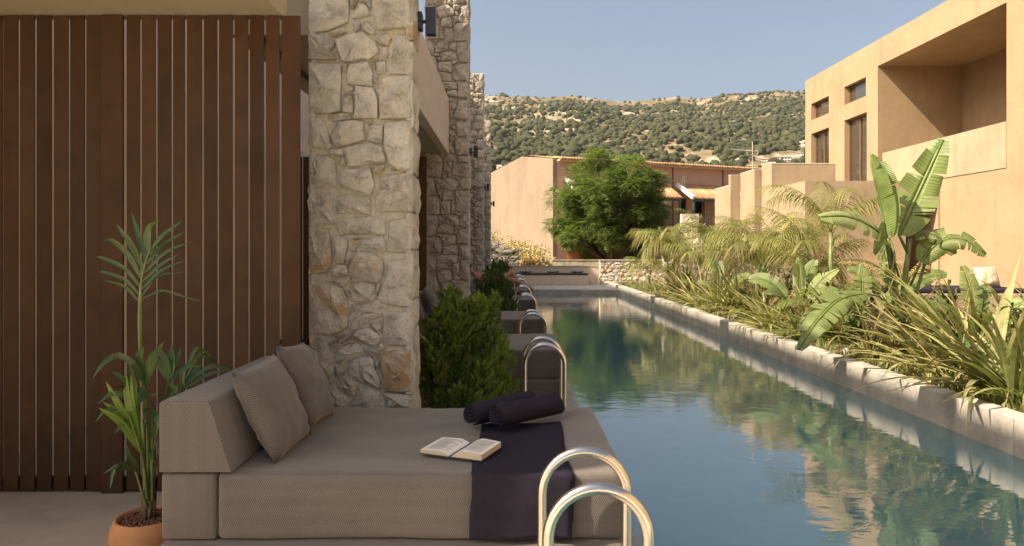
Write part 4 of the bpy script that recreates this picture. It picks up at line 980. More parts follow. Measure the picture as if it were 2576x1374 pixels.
# ================================================================== PLANTS
ZUP=Vector((0,0,1))
def along(dirv,tilt,droop,L,n_=8,base=Vector((0,0,0))):
    """arching curve: starts at angle tilt from vertical leaning towards dirv, bends over by droop"""
    p=Vector(base); pts=[p.copy()]; d=Vector(dirv).normalized()
    for i in range(n_):
        a=tilt+droop*((i+.5)/n_)**1.3; p=p+(d*math.sin(a)+ZUP*math.cos(a))*(L/n_); pts.append(p.copy())
    return pts
def frond(pts,nleaf,llen,lw,mat,mrach,droop=.6,rng=random,spread=.9,fwd=.6,seg=3,r0=.008,jit=.12,start=.12,fold=.3,shape=None):
    c=catmull(pts,20); mb=MB(); mr=MB()
    for i in range(nleaf):
        u=start+(1-start)*(i+.5)/nleaf; k=u*20; a=int(min(19,k)); p=c[a].lerp(c[a+1],k-a); t_=(c[a+1]-c[a]).normalized()
        side=t_.cross(ZUP); side = side.normalized() if side.length>1e-3 else Vector((1,0,0)); up=side.cross(t_)
        sh=shape(u) if shape else (.35+.65*math.sin(math.pi*min(1,u*.9+.08)))
        for s in (-1,1):
            L=llen*sh*rng.uniform(1-jit,1+jit); f_=fwd+ .5*u+rng.uniform(-jit,jit)
            d=(side*s*spread+t_*f_+up*.25*rng.uniform(.3,1)).normalized()
            q=[p]; 
            for j in range(1,4):
                v=j/3; q.append(p+d*(L*v)-ZUP*(droop*L*v**2*rng.uniform(.85,1.15)))
            ribbon(mb,q,lw*(.7+.3*sh),up,seg,None,fold)
    mr.tube(c[::2]+[c[-1]],r0,5,True,[r0*(1-.85*i/10) for i in range(11)]+[r0*.1])
    return mb,mr
def add_frond(parent,pts,mat,mrach,**kw):
    mb,mr=frond(pts,mat=mat,mrach=mrach,**kw); o=mb.build('frond',M[mat],parent); mr.build('rachis',M[mrach],o,None,True); return o
def palm(label,loc,n_,L,trunk,mat,seed,llen=.42,lw=.016,nleaf=34,tilt=(.15,1.0),droop=(1.2,2.0),ld=.9,grp='weeping palms in the planting bed',name='weeping_palm',dirs=None,rt=.05):
    rng=random.Random(seed); t=thing(name,label,'palm',loc,grp)
    if trunk>0:
        mb=MB(); mb.tube([(0,0,-.1),(rng.uniform(-.04,.04),rng.uniform(-.04,.04),trunk*.5),(0,0,trunk)],rt,8,True,[rt*1.3,rt,rt*.7]); mb.build('trunk',M['cane'],t,None,True)
    for k in range(n_):
        a=dirs[k] if dirs and k<len(dirs) else 2*math.pi*(k+rng.uniform(-.3,.3))/n_
        f_=k/max(1,n_-1); tl=tilt[0]+(tilt[1]-tilt[0])*rng.random(); dp=rng.uniform(*droop); l_=L*rng.uniform(.8,1.1)
        pts=along((math.cos(a),math.sin(a),0),tl,dp,l_,8,(0,0,max(0,trunk-.06)))
        add_frond(t,pts,mat,'cane',nleaf=nleaf,llen=llen*rng.uniform(.85,1.1),lw=lw,droop=ld,rng=rng,seg=3)
    return t
# ---- paddle leaf (banana-like)
def paddle(parent,pts,wd,mat,rng,nh=(0,0,1),tears=6,fold=.35,sag_=.25,name='leaf',stalk=None):
    n_=30; c=catmull(pts,n_); nh=Vector(nh); mb=MB(); tear=[set(rng.sample(range(4,n_-2),tears)) for _ in range(2)]
    def fr(i):
        t_=(c[min(i+1,n_)]-c[max(i-1,0)]).normalized(); s=t_.cross(nh); s=s.normalized() if s.length>1e-3 else t_.orthogonal().normalized(); return t_,s,s.cross(t_)
    prof=lambda u: max(.02,(math.sin(math.pi*min(1,(u*.93+.04))**.85))**.55)
    for si,s in enumerate((-1,1)):
        grp=0; gd=rng.uniform(-.1,.2)
        for i in range(n_):
            if i in tear[si]: gd=rng.uniform(-.25,.45); 
            gap=.12 if i in tear[si] else 0
            rows=[]
            for k,ii in ((0,i),(1,i+1)):
                u=ii/n_; t_,sd,up=fr(ii); h=wd/2*prof(u); row=[c[ii]]
                for j in range(1,5):
                    v=j/4; ang=fold-(sag_+gd)*v*1.6
                    off=sd*s*(h*v*math.cos(ang))+up*(h*v*math.sin(fold)-(h*(sag_+gd)*v*v)) - t_*(gap*h*v if k==0 else 0)*-1 + t_*(h*.18*v)
                    row.append(c[ii]+off)
                rows.append(row)
            for j in range(4):
                a,b_=i/n_,(i+1)/n_; u0,u1=.5+s*j/8,.5+s*(j+1)/8
                mb.quad(rows[0][j],rows[0][j+1],rows[1][j+1],rows[1][j],uv=((u0,a),(u1,a),(u1,b_),(u0,b_)))
    o=mb.build(name,M[mat],parent,None,True,True)
    st=MB(); rr=wd*.035; st.tube(([Vector(p) for p in stalk] if stalk else [])+c[::3],rr,6,True,None); st.build('midrib',M['cane'],o,None,True)
    return o
def stalkp(*a): return [Vector(x) for x in a]
# large paddle plant at the right, leaves laid from the photograph
rng=random.Random(5); BX,BY=5.36,9.5
t=thing('paddle_plant','tall paddle-leaved plant with torn banana-like leaves near the villa','plant',(0,0,0),'paddle-leaved plants'); 
def pv(x,y,dy=0): return P(x,y,9.5+dy)
for (a,b_,c_,r_) in (((2262,880,0),(2252,740,0),(2232,600,.0),.05),((2270,880,.1),(2275,720,.1),(2290,600,.15),.045),((2255,890,-.1),(2262,800,-.1),(2230,700,-.15),.035),((2280,890,.15),(2300,760,.2),(2330,650,.2),.03)):
    mb=MB(); q=catmull([pv(*a),pv(*b_),pv(*c_)],8); mb.tube(q,r_,8,True,[r_*(1.25-.6*i/8) for i in range(9)]); mb.build('stem',M['cane'],t,None,True)
paddle(t,[pv(2232,600),pv(2216,520,.05),pv(2200,450,.05),pv(2188,392,.1)],.50,'strel',rng,(.75,-.45,0),3,.9,-.1)
paddle(t,[pv(2262,592,.15),pv(2287,535,.2),pv(2318,468,.25),pv(2372,352,.3)],.60,'strel',rng,(-.35,-.8,.3),7,.25,.1,stalk=stalkp(pv(2285,640,.12)))
paddle(t,[pv(2232,605),pv(2190,570,-.15),pv(2130,545,-.3),pv(2062,545,-.45)],.44,'strel_pale',rng,(.1,-.75,.65),5,.15,.25,stalk=stalkp(pv(2262,700,-.05),pv(2245,640,-.02)))
paddle(t,[pv(2238,600),pv(2250,640,-.1),pv(2240,690,-.15),pv(2222,700,-.2)],.30,'strel',rng,(.8,-.5,.2),3,.2,.2)
paddle(t,[pv(2225,560,-.1),pv(2215,600,-.2),pv(2200,640,-.25)],.22,'strel',rng,(.6,-.7,.2),2,.3,.2)
paddle(t,[pv(2172,738,-.45),pv(2110,755,-.7),pv(2050,815,-.95),pv(2008,880,-1.1)],.40,'strel',rng,(-.55,-.65,.5),8,.1,.15,stalk=stalkp(pv(2262,800,-.1),pv(2240,770,-.2),pv(2210,745,-.3)))
paddle(t,[pv(2316,660,.1),pv(2360,610,0),pv(2420,600,-.1),pv(2480,640,-.2)],.45,'strel',rng,(0,-.6,.8),5,.2,.25,stalk=stalkp(pv(2290,720,.1)))
paddle(t,[pv(2300,600,.2),pv(2330,585,.1),pv(2370,600,0),pv(2400,640,-.1)],.35,'strel',rng,(0,-.5,.8),4,.2,.3)
def strelitzia(label,loc,leaves,seed,scale=1.0,mat='strel'):
    rng=random.Random(seed); t=thing('paddle_plant',label,'plant',loc,'paddle-leaved plants')
    for (az,tl,dp,L,wd) in leaves:
        d=Vector((math.cos(az),math.sin(az),0)); st=along(d,tl*.5,tl*.4,L*.9*scale,5); q=along(d,tl,dp,L*scale,7,st[-1])
        paddle(t,q,wd*scale,mat if rng.random()<.75 else 'strel_pale',rng,(d+ZUP*.2).cross(Vector((-d.y,d.x,0)))*-1 if False else (-d*.2+ZUP*.6+Vector((-.3,-.5,0))),rng.randint(3,7),.25,.15,stalk=st[:-1])
    return t
strelitzia('upright paddle-leaved plant amid the palms halfway along the kerb',(4.95,11.6,.1),[(1.6,.05,.1,.75,.26),(2.6,.55,1.3,.8,.34),(-.5,.35,.8,.75,.32),(.7,.3,.6,.8,.3),(3.6,.7,1.2,.7,.3),(-1.8,.6,1.1,.7,.28)],31,.92)
strelitzia('young paddle-leaved plant with one pale upright leaf by the white wall',(4.95,15.9,.1),[(2.4,.12,.25,.75,.30),(-.4,.5,1.0,.6,.26),(3.5,.6,1.2,.55,.22)],32)
strelitzia('slim paddle-leaved plant beside the far weeping palm',(5.0,21.3,.1),[(2.7,.1,.3,1.0,.28),(.4,.3,.8,.8,.26),(4.4,.5,1.2,.6,.22)],33,1.15)
strelitzia('broad paddle-leaved plant at the foot of the tall one',(6.4,11.4,.2),[(3.0,.45,1.1,.7,.3),(1.4,.2,.5,.8,.3),(-.6,.5,1.2,.7,.3),(4.4,.6,1.1,.7,.3)],34)
strelitzia('broad paddle-leaved plant close behind the near kerb flax',(5.7,8.3,.15),[(2.9,.5,1.0,.75,.32),(1.6,.15,.4,.9,.32),(-.3,.5,1.1,.8,.3),(4.2,.6,1.0,.7,.3),(.8,.35,.8,.8,.3)],35,.72)
strelitzia('paddle-leaved plant with drooping leaves beside the low feathery palms',(5.3,10.2,.12),[(2.4,.55,1.2,.7,.28),(1.2,.2,.6,.75,.28),(3.8,.6,1.2,.65,.28),(-.8,.5,1.1,.7,.28)],36,.9)
# ---- weeping palms
palm('weeping palm whose long fronds hang over the pool corner',(5.0,20.2,.1),9,1.7,1.35,'palm',41,.62,.02,30,(.25,.8),(1.3,2.1),1.0,dirs=[3.14,2.7,3.6,4.3,.4,1.5,5.3,2.1,3.3])
palm('upright green palm rising before the pink balcony',(6.15,20.3,.1),8,1.9,1.25,'palm_dk',42,.55,.024,28,(.1,.6),(.9,1.6),.55)
palm('weeping palm standing before the stepped villa terrace',(5.35,14.6,.1),9,1.45,1.15,'palm',43,.5,.019,30,(.25,.8),(1.3,2.1),1.1,dirs=[3.2,2.4,.2,4.4,1.3,5.4,3.9,.9,2.8])
palm('weeping palm with one high arching frond against the villa wall',(5.75,12.2,.15),6,1.75,1.7,'palm',44,.42,.018,32,(.15,.5),(1.3,2.1),1.0,dirs=[.15,3.0,4.5,1.3,2.2,5.6])
palm('small weeping palm near the limestone wall end',(4.85,23.6,.1),8,1.25,.7,'palm',45,.45,.018,28,(.3,.9),(1.1,1.9),.9)
palm('green palm beside the low limestone wall',(6.6,17.6,.15),8,1.35,.8,'palm_dk',46,.42,.018,28,(.2,.8),(1.0,1.6),.6)
t=palm('palm with dry brown fronds under the tall paddle leaves',(6.3,10.9,.2),5,1.1,.75,'dryleaf',47,.26,.014,24,(.3,.8),(.8,1.4),.5,dirs=[.3,1.3,2.6,4.0,5.2])
palm('tall weeping palm behind the bronze flax by the villa steps',(6.3,16.9,.15),9,1.7,1.3,'palm',48,.55,.02,30,(.2,.8),(1.2,2.0),1.0)
palm('weeping palm crowding the upright paddle plant',(5.9,13.0,.15),8,1.5,.95,'palm',49,.48,.019,30,(.25,.9),(1.2,2.0),1.0)
palm('green palm between the kerb and the tall paddle plant',(5.2,11.0,.1),8,1.15,.45,'palm_dk',50,.34,.018,28,(.3,1.0),(.9,1.5),.5)
palm('weeping palm leaning over the bed behind the bronze flax',(5.35,18.6,.1),8,1.5,.9,'palm',53,.5,.02,30,(.25,.9),(1.2,2.0),1.0)
# low feathery palms along the kerb
lowp=[(4.75,12.4),(5.3,13.3),(4.85,10.6),(5.5,16.6),(4.75,17.8),(5.9,9.1),(4.9,14.2),(6.2,13.4)]
lows=['low feathery palm behind the kerb below the paddle leaf','low feathery palm between flax clumps','low feathery palm leaning out near the kerb stub light','low feathery palm before the low limestone wall','low feathery palm by the pale variegated flax','low feathery palm at the foot of the tall paddle plant','low feathery palm in the thick of the planting bed','low feathery palm deep in the bed before the villa']
for k,((x,y),lb) in enumerate(zip(lowp,lows)): palm(lb,(x,y,.1),9,.85,0.05,'palm_dk' if k%3 else 'palm',60+k,.2,.016,22,(.35,1.1),(.7,1.4),.35,'low feathery palms in the planting bed','feathery_palm')
# ---- flax clumps: each blade its own part, four shared meshes per clump kind
def blade_meshes(mat,L,wd,seed,droop=(.5,1.3)):
    rng=random.Random(seed); res=[]
    for k in range(5):
        mb=MB(); q=along((1,0,0),.0,rng.uniform(*droop),L*rng.uniform(.75,1.1),7); ribbon(mb,q,wd*rng.uniform(.8,1.15),Vector((-.3,0,1)),9,lambda u: max(.03,(.55+.45*math.sin(math.pi*min(1,u*1.1)))*(1-u**3.2)),.35); res.append(mb.mesh('blade',M[mat],True))
    return res
def flax(label,loc,n_,L,wd,mat,seed,tl=(.15,1.1),az=(0,6.283),droop=(.4,1.2),group='flax clumps in the planting bed'):
    rng=random.Random(seed); t=thing('flax_clump',label,'flax',loc,group); ms=blade_meshes(mat,L,wd,seed,droop)
    for k in range(n_):
        o=obj('blade',rng.choice(ms),t,(rng.uniform(-.08,.08),rng.uniform(-.08,.08),0)); o.rotation_euler=(rng.uniform(-.15,.15),rng.uniform(*tl),rng.uniform(*az)); s=rng.uniform(.75,1.1); o.scale=(s,s,s)
flax('large flax with long blades reaching over the kerb near the villa daybed',(5.25,7.75,.1),34,1.7,.075,'flax',71,(.3,1.15),(1.9,4.2),(.25,.8))
flax('pale variegated flax spilling blades over the kerb below the palms',(4.72,15.1,.1),42,1.15,.06,'flax_pale',72,(.3,1.2),(0,6.28))
flax('bronze flax clump by the pool corner stone wall',(4.75,19.3,.1),36,1.05,.05,'flax_dk',73,(.1,.9))
flax('green flax clump halfway along the kerb',(4.85,12.9,.1),32,1.05,.06,'flax',74,(.25,1.1))
flax('pale flax clump in the corner of the bed near the villa',(4.9,6.75,.1),34,1.25,.06,'flax_pale',75,(.35,1.25))
flax('green flax clump behind the pale variegated one',(5.3,16.6,.1),30,1.1,.055,'flax',76,(.15,.9))
flax('straw-coloured flax clump under the drooping paddle leaf',(4.95,9.3,.1),34,.85,.035,'flax_pale',77,(.3,1.2))
flax('green flax clump at the far end of the kerb',(4.75,22.0,.1),28,.95,.05,'flax',78,(.2,1.0))
flax('flax clump beside the villa daybed plinth',(6.6,8.2,.2),34,1.4,.07,'flax',79,(.2,1.0),(1.2,5.0))
flax('wide flax clump beyond the tall paddle plant',(7.2,9.6,.2),30,1.3,.065,'flax_pale',80,(.2,1.0))
flax('bronze flax clump deep in the planting bed',(5.9,15.4,.15),30,1.0,.05,'flax_dk',81,(.15,.9))
flax('low green flax with blades dipping to the pool wall',(4.62,10.9,.1),22,1.05,.05,'flax',82,(.5,1.3),(1.8,4.4),(.3,.9))
# ---- fill of the bed: look-alike plants told apart only by their place
frng=random.Random(77)
for k,(x,y) in enumerate(((6.5,14.9),(5.2,22.4),(7.0,18.9))):
    palm('slender weeping palm %s'%('deep in the bed before the villa steps','beside the slim paddle plant at the far kerb','against the foot of the stepped limestone wall')[k],(x,y,.12),8,1.7,1.45,'palm',200+k,.5,.02,30,(.2,.8),(1.0,1.8),.9,'slender palms filling the bed')
FL=[('green','under the drooping paddle leaf'),('pale','in the open kerb corner'),('pale','next to the grey tube light'),('bronze','behind the upright tube light'),('green','where the kerb meets the paddle plants'),('pale','below the feathery palms'),('pale','among the leafy shrubs'),('bronze','beside the low limestone wall'),('green','halfway to the pool corner'),('pale','near the young paddle plant'),('pale','under the weeping palm'),('bronze','at the palm foot by the corner'),('green','close to the limestone wall end'),('pale','last before the stone corner')]
for k,(cn_,wh) in enumerate(FL):
    y=6.2+15.5*(k/14)**1.1+frng.uniform(-.2,.2); x=frng.uniform(4.62,5.05); near=k%2==0
    flax('strappy %s flax clump %s'%(cn_,wh),(x,y,.1),30,frng.uniform(1.15,1.75),frng.uniform(.055,.075),{'green':'flax','pale':'flax_pale','bronze':'flax_dk'}[cn_],230+k,(.15,1.25),(1.7,4.6) if near else (0,6.28),(.35,1.1),'strappy clumps behind the kerb')
# dry stalks
mb=MB(); rng=random.Random(61)
for k in range(260):
    y=6+15*rng.random(); x=rng.uniform(4.5,6.4); a=rng.uniform(0,6.28); q=along((math.cos(a),math.sin(a),0),rng.uniform(.1,1.1),rng.uniform(0,.5),rng.uniform(.5,1.2),4,(x,y,.12)); mb.tube(q,.005,4,False)
o=stuff(mb.build('dry_stalks',M['dryleaf'])); tag(o,'thin straw-coloured dry stalks scattered through the planting bed','dry stalks')
# ---- leafy shrubs
def shrub(label,loc,rx,rz,n_,ll,mat,seed,group='leafy shrubs in the planting bed',name='leafy_shrub'):
    rng=random.Random(seed); t=thing(name,label,'shrub',loc,group); st=MB(); mb=MB()
    for k in range(14):
        a=rng.uniform(0,6.28); tl=rng.uniform(.05,.9); q=along((math.cos(a),math.sin(a),0),tl,.25,rz*rng.uniform(.7,1.05),5); st.tube(q,.006,4,False)
        for i in range(n_//14):
            u=rng.uniform(.25,1); kx=int(u*4.999); p=q[kx].lerp(q[kx+1],u*5-kx)
            d=Vector((rng.gauss(0,1),rng.gauss(0,1),rng.uniform(-.3,1))).normalized(); L=ll*rng.uniform(.7,1.2)
            ribbon(mb,[p,p+d*L*.5+ZUP*.02,p+d*L-ZUP*L*.25],ll*.34,ZUP+Vector((.1,0,0)),3,lambda u:max(.05,math.sin(math.pi*min(1,u*.95+.05))),.2)
    st.build('stems',M['bark'],t); mb.build('leaves',M[mat],t)
sh=[((5.5,12.0),.7),((5.0,9.9),.65),((5.6,8.6),.8),((6.1,10.2),.8),((5.2,14.9),.6),((5.7,17.4),.7),((4.85,18.6),.55),((6.6,12.4),.9),((5.3,6.9),.7),((7.1,14.0),.9),((6.4,16.0),.9)]
sl_=['leafy shrub behind the green flax','leafy shrub under the drooping paddle leaf','leafy shrub crowding the tall paddle plant','leafy shrub between the villa daybed and the palms','leafy shrub beside the pale variegated flax','leafy shrub by the low limestone wall foot','leafy shrub near the bronze flax','leafy shrub against the villa front','leafy shrub amid the pale flax blades','tall leafy shrub before the villa terrace','tall leafy shrub amid the far palms']
for k,(((x,y),h),lb) in enumerate(zip(sh,sl_)): shrub(lb,(x,y,.12),h*.7,h*1.25,560,.14,'shrub',90+k)
# ---- ground cover: uncountable
rng=random.Random(8); mb=MB()
for k in range(9000):
    y=4.5+24*rng.random()**1.4; x=4.42+(rng.random()**1.6)*2.4; a=rng.uniform(0,6.28); L=rng.uniform(.06,.26); d=Vector((math.cos(a),math.sin(a),0)); p=Vector((x,y,.1+.1*(x-4.4)/3)); w_=Vector((-d.y,d.x,0))*rng.uniform(.004,.011)
    m1=p+ZUP*L*.6+d*L*.25; tp=p+ZUP*L*.75+d*L*.7; mb.quad(p-w_,p+w_,m1+w_*.8,m1-w_*.8); mb.tri(m1-w_*.8,m1+w_*.8,tp)
o=stuff(mb.build('ground_cover',M['grass'])); tag(o,'mixed grass and ground cover filling the bed behind the kerb','ground cover')
# ---- conifers
def conifer_mesh(seed,H,Rm,n_,mat,lean=0):
    rng=random.Random(seed); mb=MB(); tw=MB()
    lobes=[(rng.uniform(0,6.28),rng.uniform(.3,.55)*Rm,rng.uniform(.55,.92)*H,rng.uniform(.35,.6)*Rm) for _ in range(9)]+[(0,0,H,Rm*.45)]
    def spray(p,d,up,L):
        # flat fan: stem with side twigs, each a thin diamond
        s=d.cross(up); s=s.normalized() if s.length>1e-3 else d.orthogonal().normalized()
        nseg=6
        for i in range(nseg):
            u=(i+.6)/nseg; q=p+d*(L*u)+up*(.10*L*u*u)
            l2=L*.52*(1-u*.75)
            for sg in (-1,1):
                dd=(d*.75+s*sg*.75+up*rng.uniform(-.25,.35)).normalized(); w_=dd.cross(up).normalized()*(.0048+.004*(1-u)); e=q+dd*l2
                mid=q.lerp(e,.45); mb.quad(q,mid+w_,e,mid-w_,uv=((.5,u*.5),(1,u*.7),(.5,.6+.4*u),(0,u*.7)))
        e=p+d*L*1.05+up*.1*L; w_=s*.006; mid=p.lerp(e,.6); mb.quad(p,mid+w_,e,mid-w_,uv=((.5,0),(1,.5),(.5,1),(0,.5)))
    npl=70; per=n_//npl
    for k in range(npl):
        u=(k+.5)/npl; zc=H*(.10+.74*u**.9); a=k*2.39996+rng.uniform(-.3,.3)
        prof=Rm*(math.sin(math.pi*(.5*(1-zc/H)**.8))**.75)*(1 if zc>H*.25 else .78+.9*zc/H)
        if k>npl-5: prof*=.45
        rr=prof*rng.uniform(.62,.98) if k%4 else prof*rng.uniform(.2,.5)
        base=Vector((math.cos(a)*rr*.80,math.sin(a)*rr*.80,max(.02,zc-.16))); out=Vector((math.cos(a),math.sin(a),0))
        axis=(out*rng.uniform(.16,.42)+ZUP+Vector((rng.gauss(0,.08),rng.gauss(0,.08),0))).normalized(); PL=rng.uniform(.24,.40)*(.8+.4*Rm/.45*.5); PR=rng.uniform(.050,.085)
        e1=axis.orthogonal().normalized(); e2=axis.cross(e1)
        for i in range(per):
            v=rng.random()**.8; an=rng.uniform(0,6.283); ro=e1*math.cos(an)+e2*math.sin(an)
            rad=PR*math.sin(math.pi*min(1,(1-v)*.75+.08))**.8*rng.random()**.35
            p=base+axis*(PL*v)+ro*rad; dd=(axis*rng.uniform(.7,1.1)+ro*rng.uniform(.25,.8)).normalized()
            tang=dd.cross(ro); up=(ro*rng.uniform(.1,1)+tang*rng.uniform(-1,1)); up=up.normalized() if up.length>1e-3 else ro
            spray(p,dd,up,rng.uniform(.035,.072))
    for i in range(60):
        a=rng.uniform(0,6.283); q=along((math.cos(a),math.sin(a),0),rng.uniform(.05,.7),-.35,H*rng.uniform(.35,.85),5); tw.tube(q,.004,4,False)
    tw.tube([(0,0,-.05),(0,0,H*.8)],.02,6)
    return mb,tw
def conifer(label,loc,H,Rm,n_,mat,seed):
    t=thing('conifer_shrub',label,'conifer',loc,'rounded conifers between the daybeds'); mb,tw=conifer_mesh(seed,H,Rm,n_,mat); mb.build('foliage',M[mat],t); tw.build('stems',M['bark'],t); return t
conifer('rounded bright green conifer right behind the near daybed',(-.385,5.72,.02),1.22,.45,6300,'thuja',3)
cf=[o for o in bpy.data.objects if o.name=='conifer_shrub'][0]; dm=MB(); rng=random.Random(2)
for k in range(160):
    p=Vector((-.36+rng.gauss(0,.05),-.2+rng.gauss(0,.05),.32+rng.gauss(0,.09))); d_=Vector((-.4+rng.gauss(0,.5),-.6+rng.gauss(0,.4),.5+rng.gauss(0,.4))).normalized(); e=p+d_*.06; w_=d_.orthogonal().normalized()*.005; m_=p.lerp(e,.5); dm.quad(p,m_+w_,e,m_-w_)
dm.build('dead_sprays',plain('dead_foliage',(.30,.13,.05),.9,.2,8,0,1),cf)
conifer('rounded dark green conifer past the second stone pillar',(-.27,12.45,.02),1.16,.47,3500,'thuja_dk',4)
conifer('rounded conifer farther along by the third pillar',(-.33,19.0,.02),1.30,.50,2450,'thuja_dk',5)
conifer('conifer at the end of the row by the plastered bench',(-.35,25.7,.02),1.2,.5,1750,'thuja_dk',6)
for k,y in enumerate((5.72,12.45,19.0,25.7)):
    pass
# ---- potted kentia palm
PD_=3.45; pc=Vector(((374-VX)*PD_/F,PD_,0))
t=thing('plant_pot','round terracotta bowl pot filled with clay pebbles beside the near daybed','pot',pc)
mb=MB(); mb.lathe([(.001,.002),(.10,.002),(.15,.03),(.178,.09),(.176,.15),(.155,.20),(.148,.206),(.140,.203),(.140,.185),(.001,.18)],n=48); mb.build('bowl',M['terracotta'],t,None,True)
iv1,if1=ico(1); pbm=MB(); rng=random.Random(4)
for k in range(420):
    a=rng.uniform(0,6.28); r_=.132*math.sqrt(rng.random()); s=rng.uniform(.006,.010); c_=(r_*math.cos(a),r_*math.sin(a),.185+rng.uniform(0,.008)); pbm.add([(c_[0]+v[0]*s,c_[1]+v[1]*s*.9,c_[2]+v[2]*s*.8) for v in iv1],[tuple(f) for f in if1])
stuff(pbm.build('clay_pebbles',M['pebble'],t,None,True))
t=thing('potted_palm','slender potted palm with glossy pinnate fronds against the slatted screen','palm',pc+Vector((0,0,.185)))
def kz(x,y,dd=0): return P((380+x/2.642)*.67083,(780+y/2.642)*.67083,PD_+dd)-pc-Vector((0,0,.185))
def kv(x,y,dd=0): return P((380+x/1.8366)*.67083,(1300+y/1.8366)*.67083,PD_+dd)-pc-Vector((0,0,.185))
f0=MB(); r0=MB()
stem=[kv(318,1130),kv(300,900),kv(285,400),kz(378,1240),kz(380,935),kz(400,690),kz(440,530),kz(485,400)]
r0.tube(catmull(stem,30),.008,8,True,[.011*(1-.8*i/30)+.001 for i in range(31)])
LF=[([(375,930,0),(230,780,-.03),(18,712,-.05)],24),([(380,865,0),(230,710,-.04),(18,635,-.06),(-20,640,-.07)],30),([(388,785,0),(230,600,-.05),(18,500,-.08),(-60,480,-.1)],34),([(400,705,0),(270,470,-.05),(120,330,-.1),(10,325,-.14)],44),([(420,610,0),(280,340,-.03),(150,165,-.06)],50),([(443,520,0),(370,280,.02),(300,42,.03)],46),
([(470,440,0),(455,290,-.02),(490,180,-.04),(582,122,-.1)],62),([(480,460,0),(600,280,.02),(800,128,.05)],44),([(488,420,0),(610,270,.0),(780,140,.02)],30),([(450,550,0),(620,360,.03),(830,235,.06)],34),([(430,640,0),(620,450,.03),(900,325,.08)],32),([(410,725,0),(590,560,.03),(790,445,.06)],30),([(400,805,0),(590,620,.03),(830,520,.07)],26),([(400,870,0),(560,680,.03),(830,632,.08)],22),([(400,905,0),(540,838,.03),(640,825,.05),(830,885,.1),(990,930,.12)],22)]
for q,wz in LF: ribbon(f0,[kz(*p) for p in q],wz/2.642*.67083*PD_/F*1.15,(.15,-1,.25),12,lambda u:max(.04,math.sin(math.pi*min(1,.06+.94*u)**.8)**.8),.18)
o=f0.build('frond',M['kentia'],t,None,True); r0.build('rachis',M['cane'],o,None,True)
def kfrond(stempts,leaves,mat='kentia'):
    f=MB(); r=MB(); c=catmull([kv(*p) for p in stempts],20); f.tube(c,.004,5); r.tube(c,.006,6,True,[.0085*(1-.75*i/20) for i in range(21)])
    for q,wz in leaves: ribbon(f,[kv(*p) for p in q],wz/1.8366*.67083*PD_/F*1.2,(.1,-1,.3),10,lambda u:max(.04,math.sin(math.pi*min(1,.06+.94*u)**.8)**.8),.18)
    o=f.build('frond',M[mat],t,None,True); r.build('rachis',M['cane'],o,None,True)
kfrond([(330,1140),(320,700,-.05),(305,330,-.1),(290,230,-.1)],[([(300,260,-.1),(240,140,-.15),(120,60,-.2),(10,120,-.25),(-60,220,-.3)],34),([(295,250,-.1),(200,110,-.15),(100,75,-.2),(10,100,-.22)],20),([(295,240,-.1),(260,100,-.12),(290,0,-.15)],60),([(300,240,-.1),(350,100,-.12),(430,-30,-.18)],62),([(300,270,-.1),(250,300,-.12),(120,250,-.2)],26),([(310,300,-.1),(270,360,-.15),(235,440,-.2)],30)])
kfrond([(335,1140),(345,800),(420,450,.1),(465,220,.1)],[([(465,230,.1),(410,130,.08),(320,30,.05)],42),([(465,220,.1),(440,100,.08),(380,-20,.05)],44),([(468,215,.1),(480,110,.1),(485,-20,.12)],52),([(470,220,.1),(510,120,.12),(550,10,.15)],34),([(475,230,.1),(580,140,.15),(660,100,.2)],22),([(475,240,.1),(600,140,.15),(680,140,.2)],20),([(465,250,.1),(500,290,.05),(460,360,0)],26)])
kfrond([(345,1140),(360,900),(430,620,.12),(560,260,.2)],[([(560,290,.2),(560,190,.2),(600,110,.2)],36),([(565,280,.2),(640,180,.25),(690,120,.3)],40),([(570,270,.2),(720,150,.25),(830,140,.3),(950,178,.35)],26),([(575,290,.2),(740,190,.25),(880,160,.3)],22),([(560,250,.2),(660,70,.3),(740,75,.35),(820,140,.4)],24),([(560,240,.2),(640,30,.25),(700,25,.3),(800,95,.35)],22),([(540,320,.18),(500,330,.1),(450,360,.05)],30)])
kfrond([(325,1140),(290,800,-.1),(200,500,-.2),(150,420,-.2)],[([(270,700,-.12),(200,420,-.2),(170,180,-.25)],26),([(275,720,-.12),(220,420,-.2),(205,190,-.25)],28),([(280,700,-.12),(240,430,-.18),(240,230,-.2)],26),([(260,680,-.12),(130,470,-.2),(10,380,-.25)],34),([(262,660,-.12),(120,400,-.22),(30,240,-.25)],36),([(270,720,-.12),(130,520,-.22),(-20,420,-.3)],40),([(265,640,-.1),(200,440,-.2),(150,290,-.2)],40)],'kentia_young')
kfrond([(330,1140),(280,1000,-.1),(230,850,-.15),(190,820,-.15)],[([(230,850,-.15),(130,810,-.25),(10,880,-.3)],20),([(235,855,-.15),(100,830,-.25),(60,980,-.3)],26),([(240,860,-.15),(150,800,-.2),(80,900,-.3)],22),([(250,830,-.12),(190,740,-.15),(170,660,-.2)],26)])
kfrond([(350,1140),(350,850,-.05),(350,560,-.08),(350,440,-.08)],[([(350,460,-.08),(330,430,-.1),(300,450,-.15),(310,520,-.2)],26),([(352,450,-.08),(380,480,-.12),(385,560,-.15)],34),([(350,600,-.08),(300,500,-.12),(295,560,-.15)],24),([(355,700,-.08),(345,760,-.15),(365,800,-.2)],30),([(345,640,-.08),(370,560,-.1),(390,520,-.12)],30)])
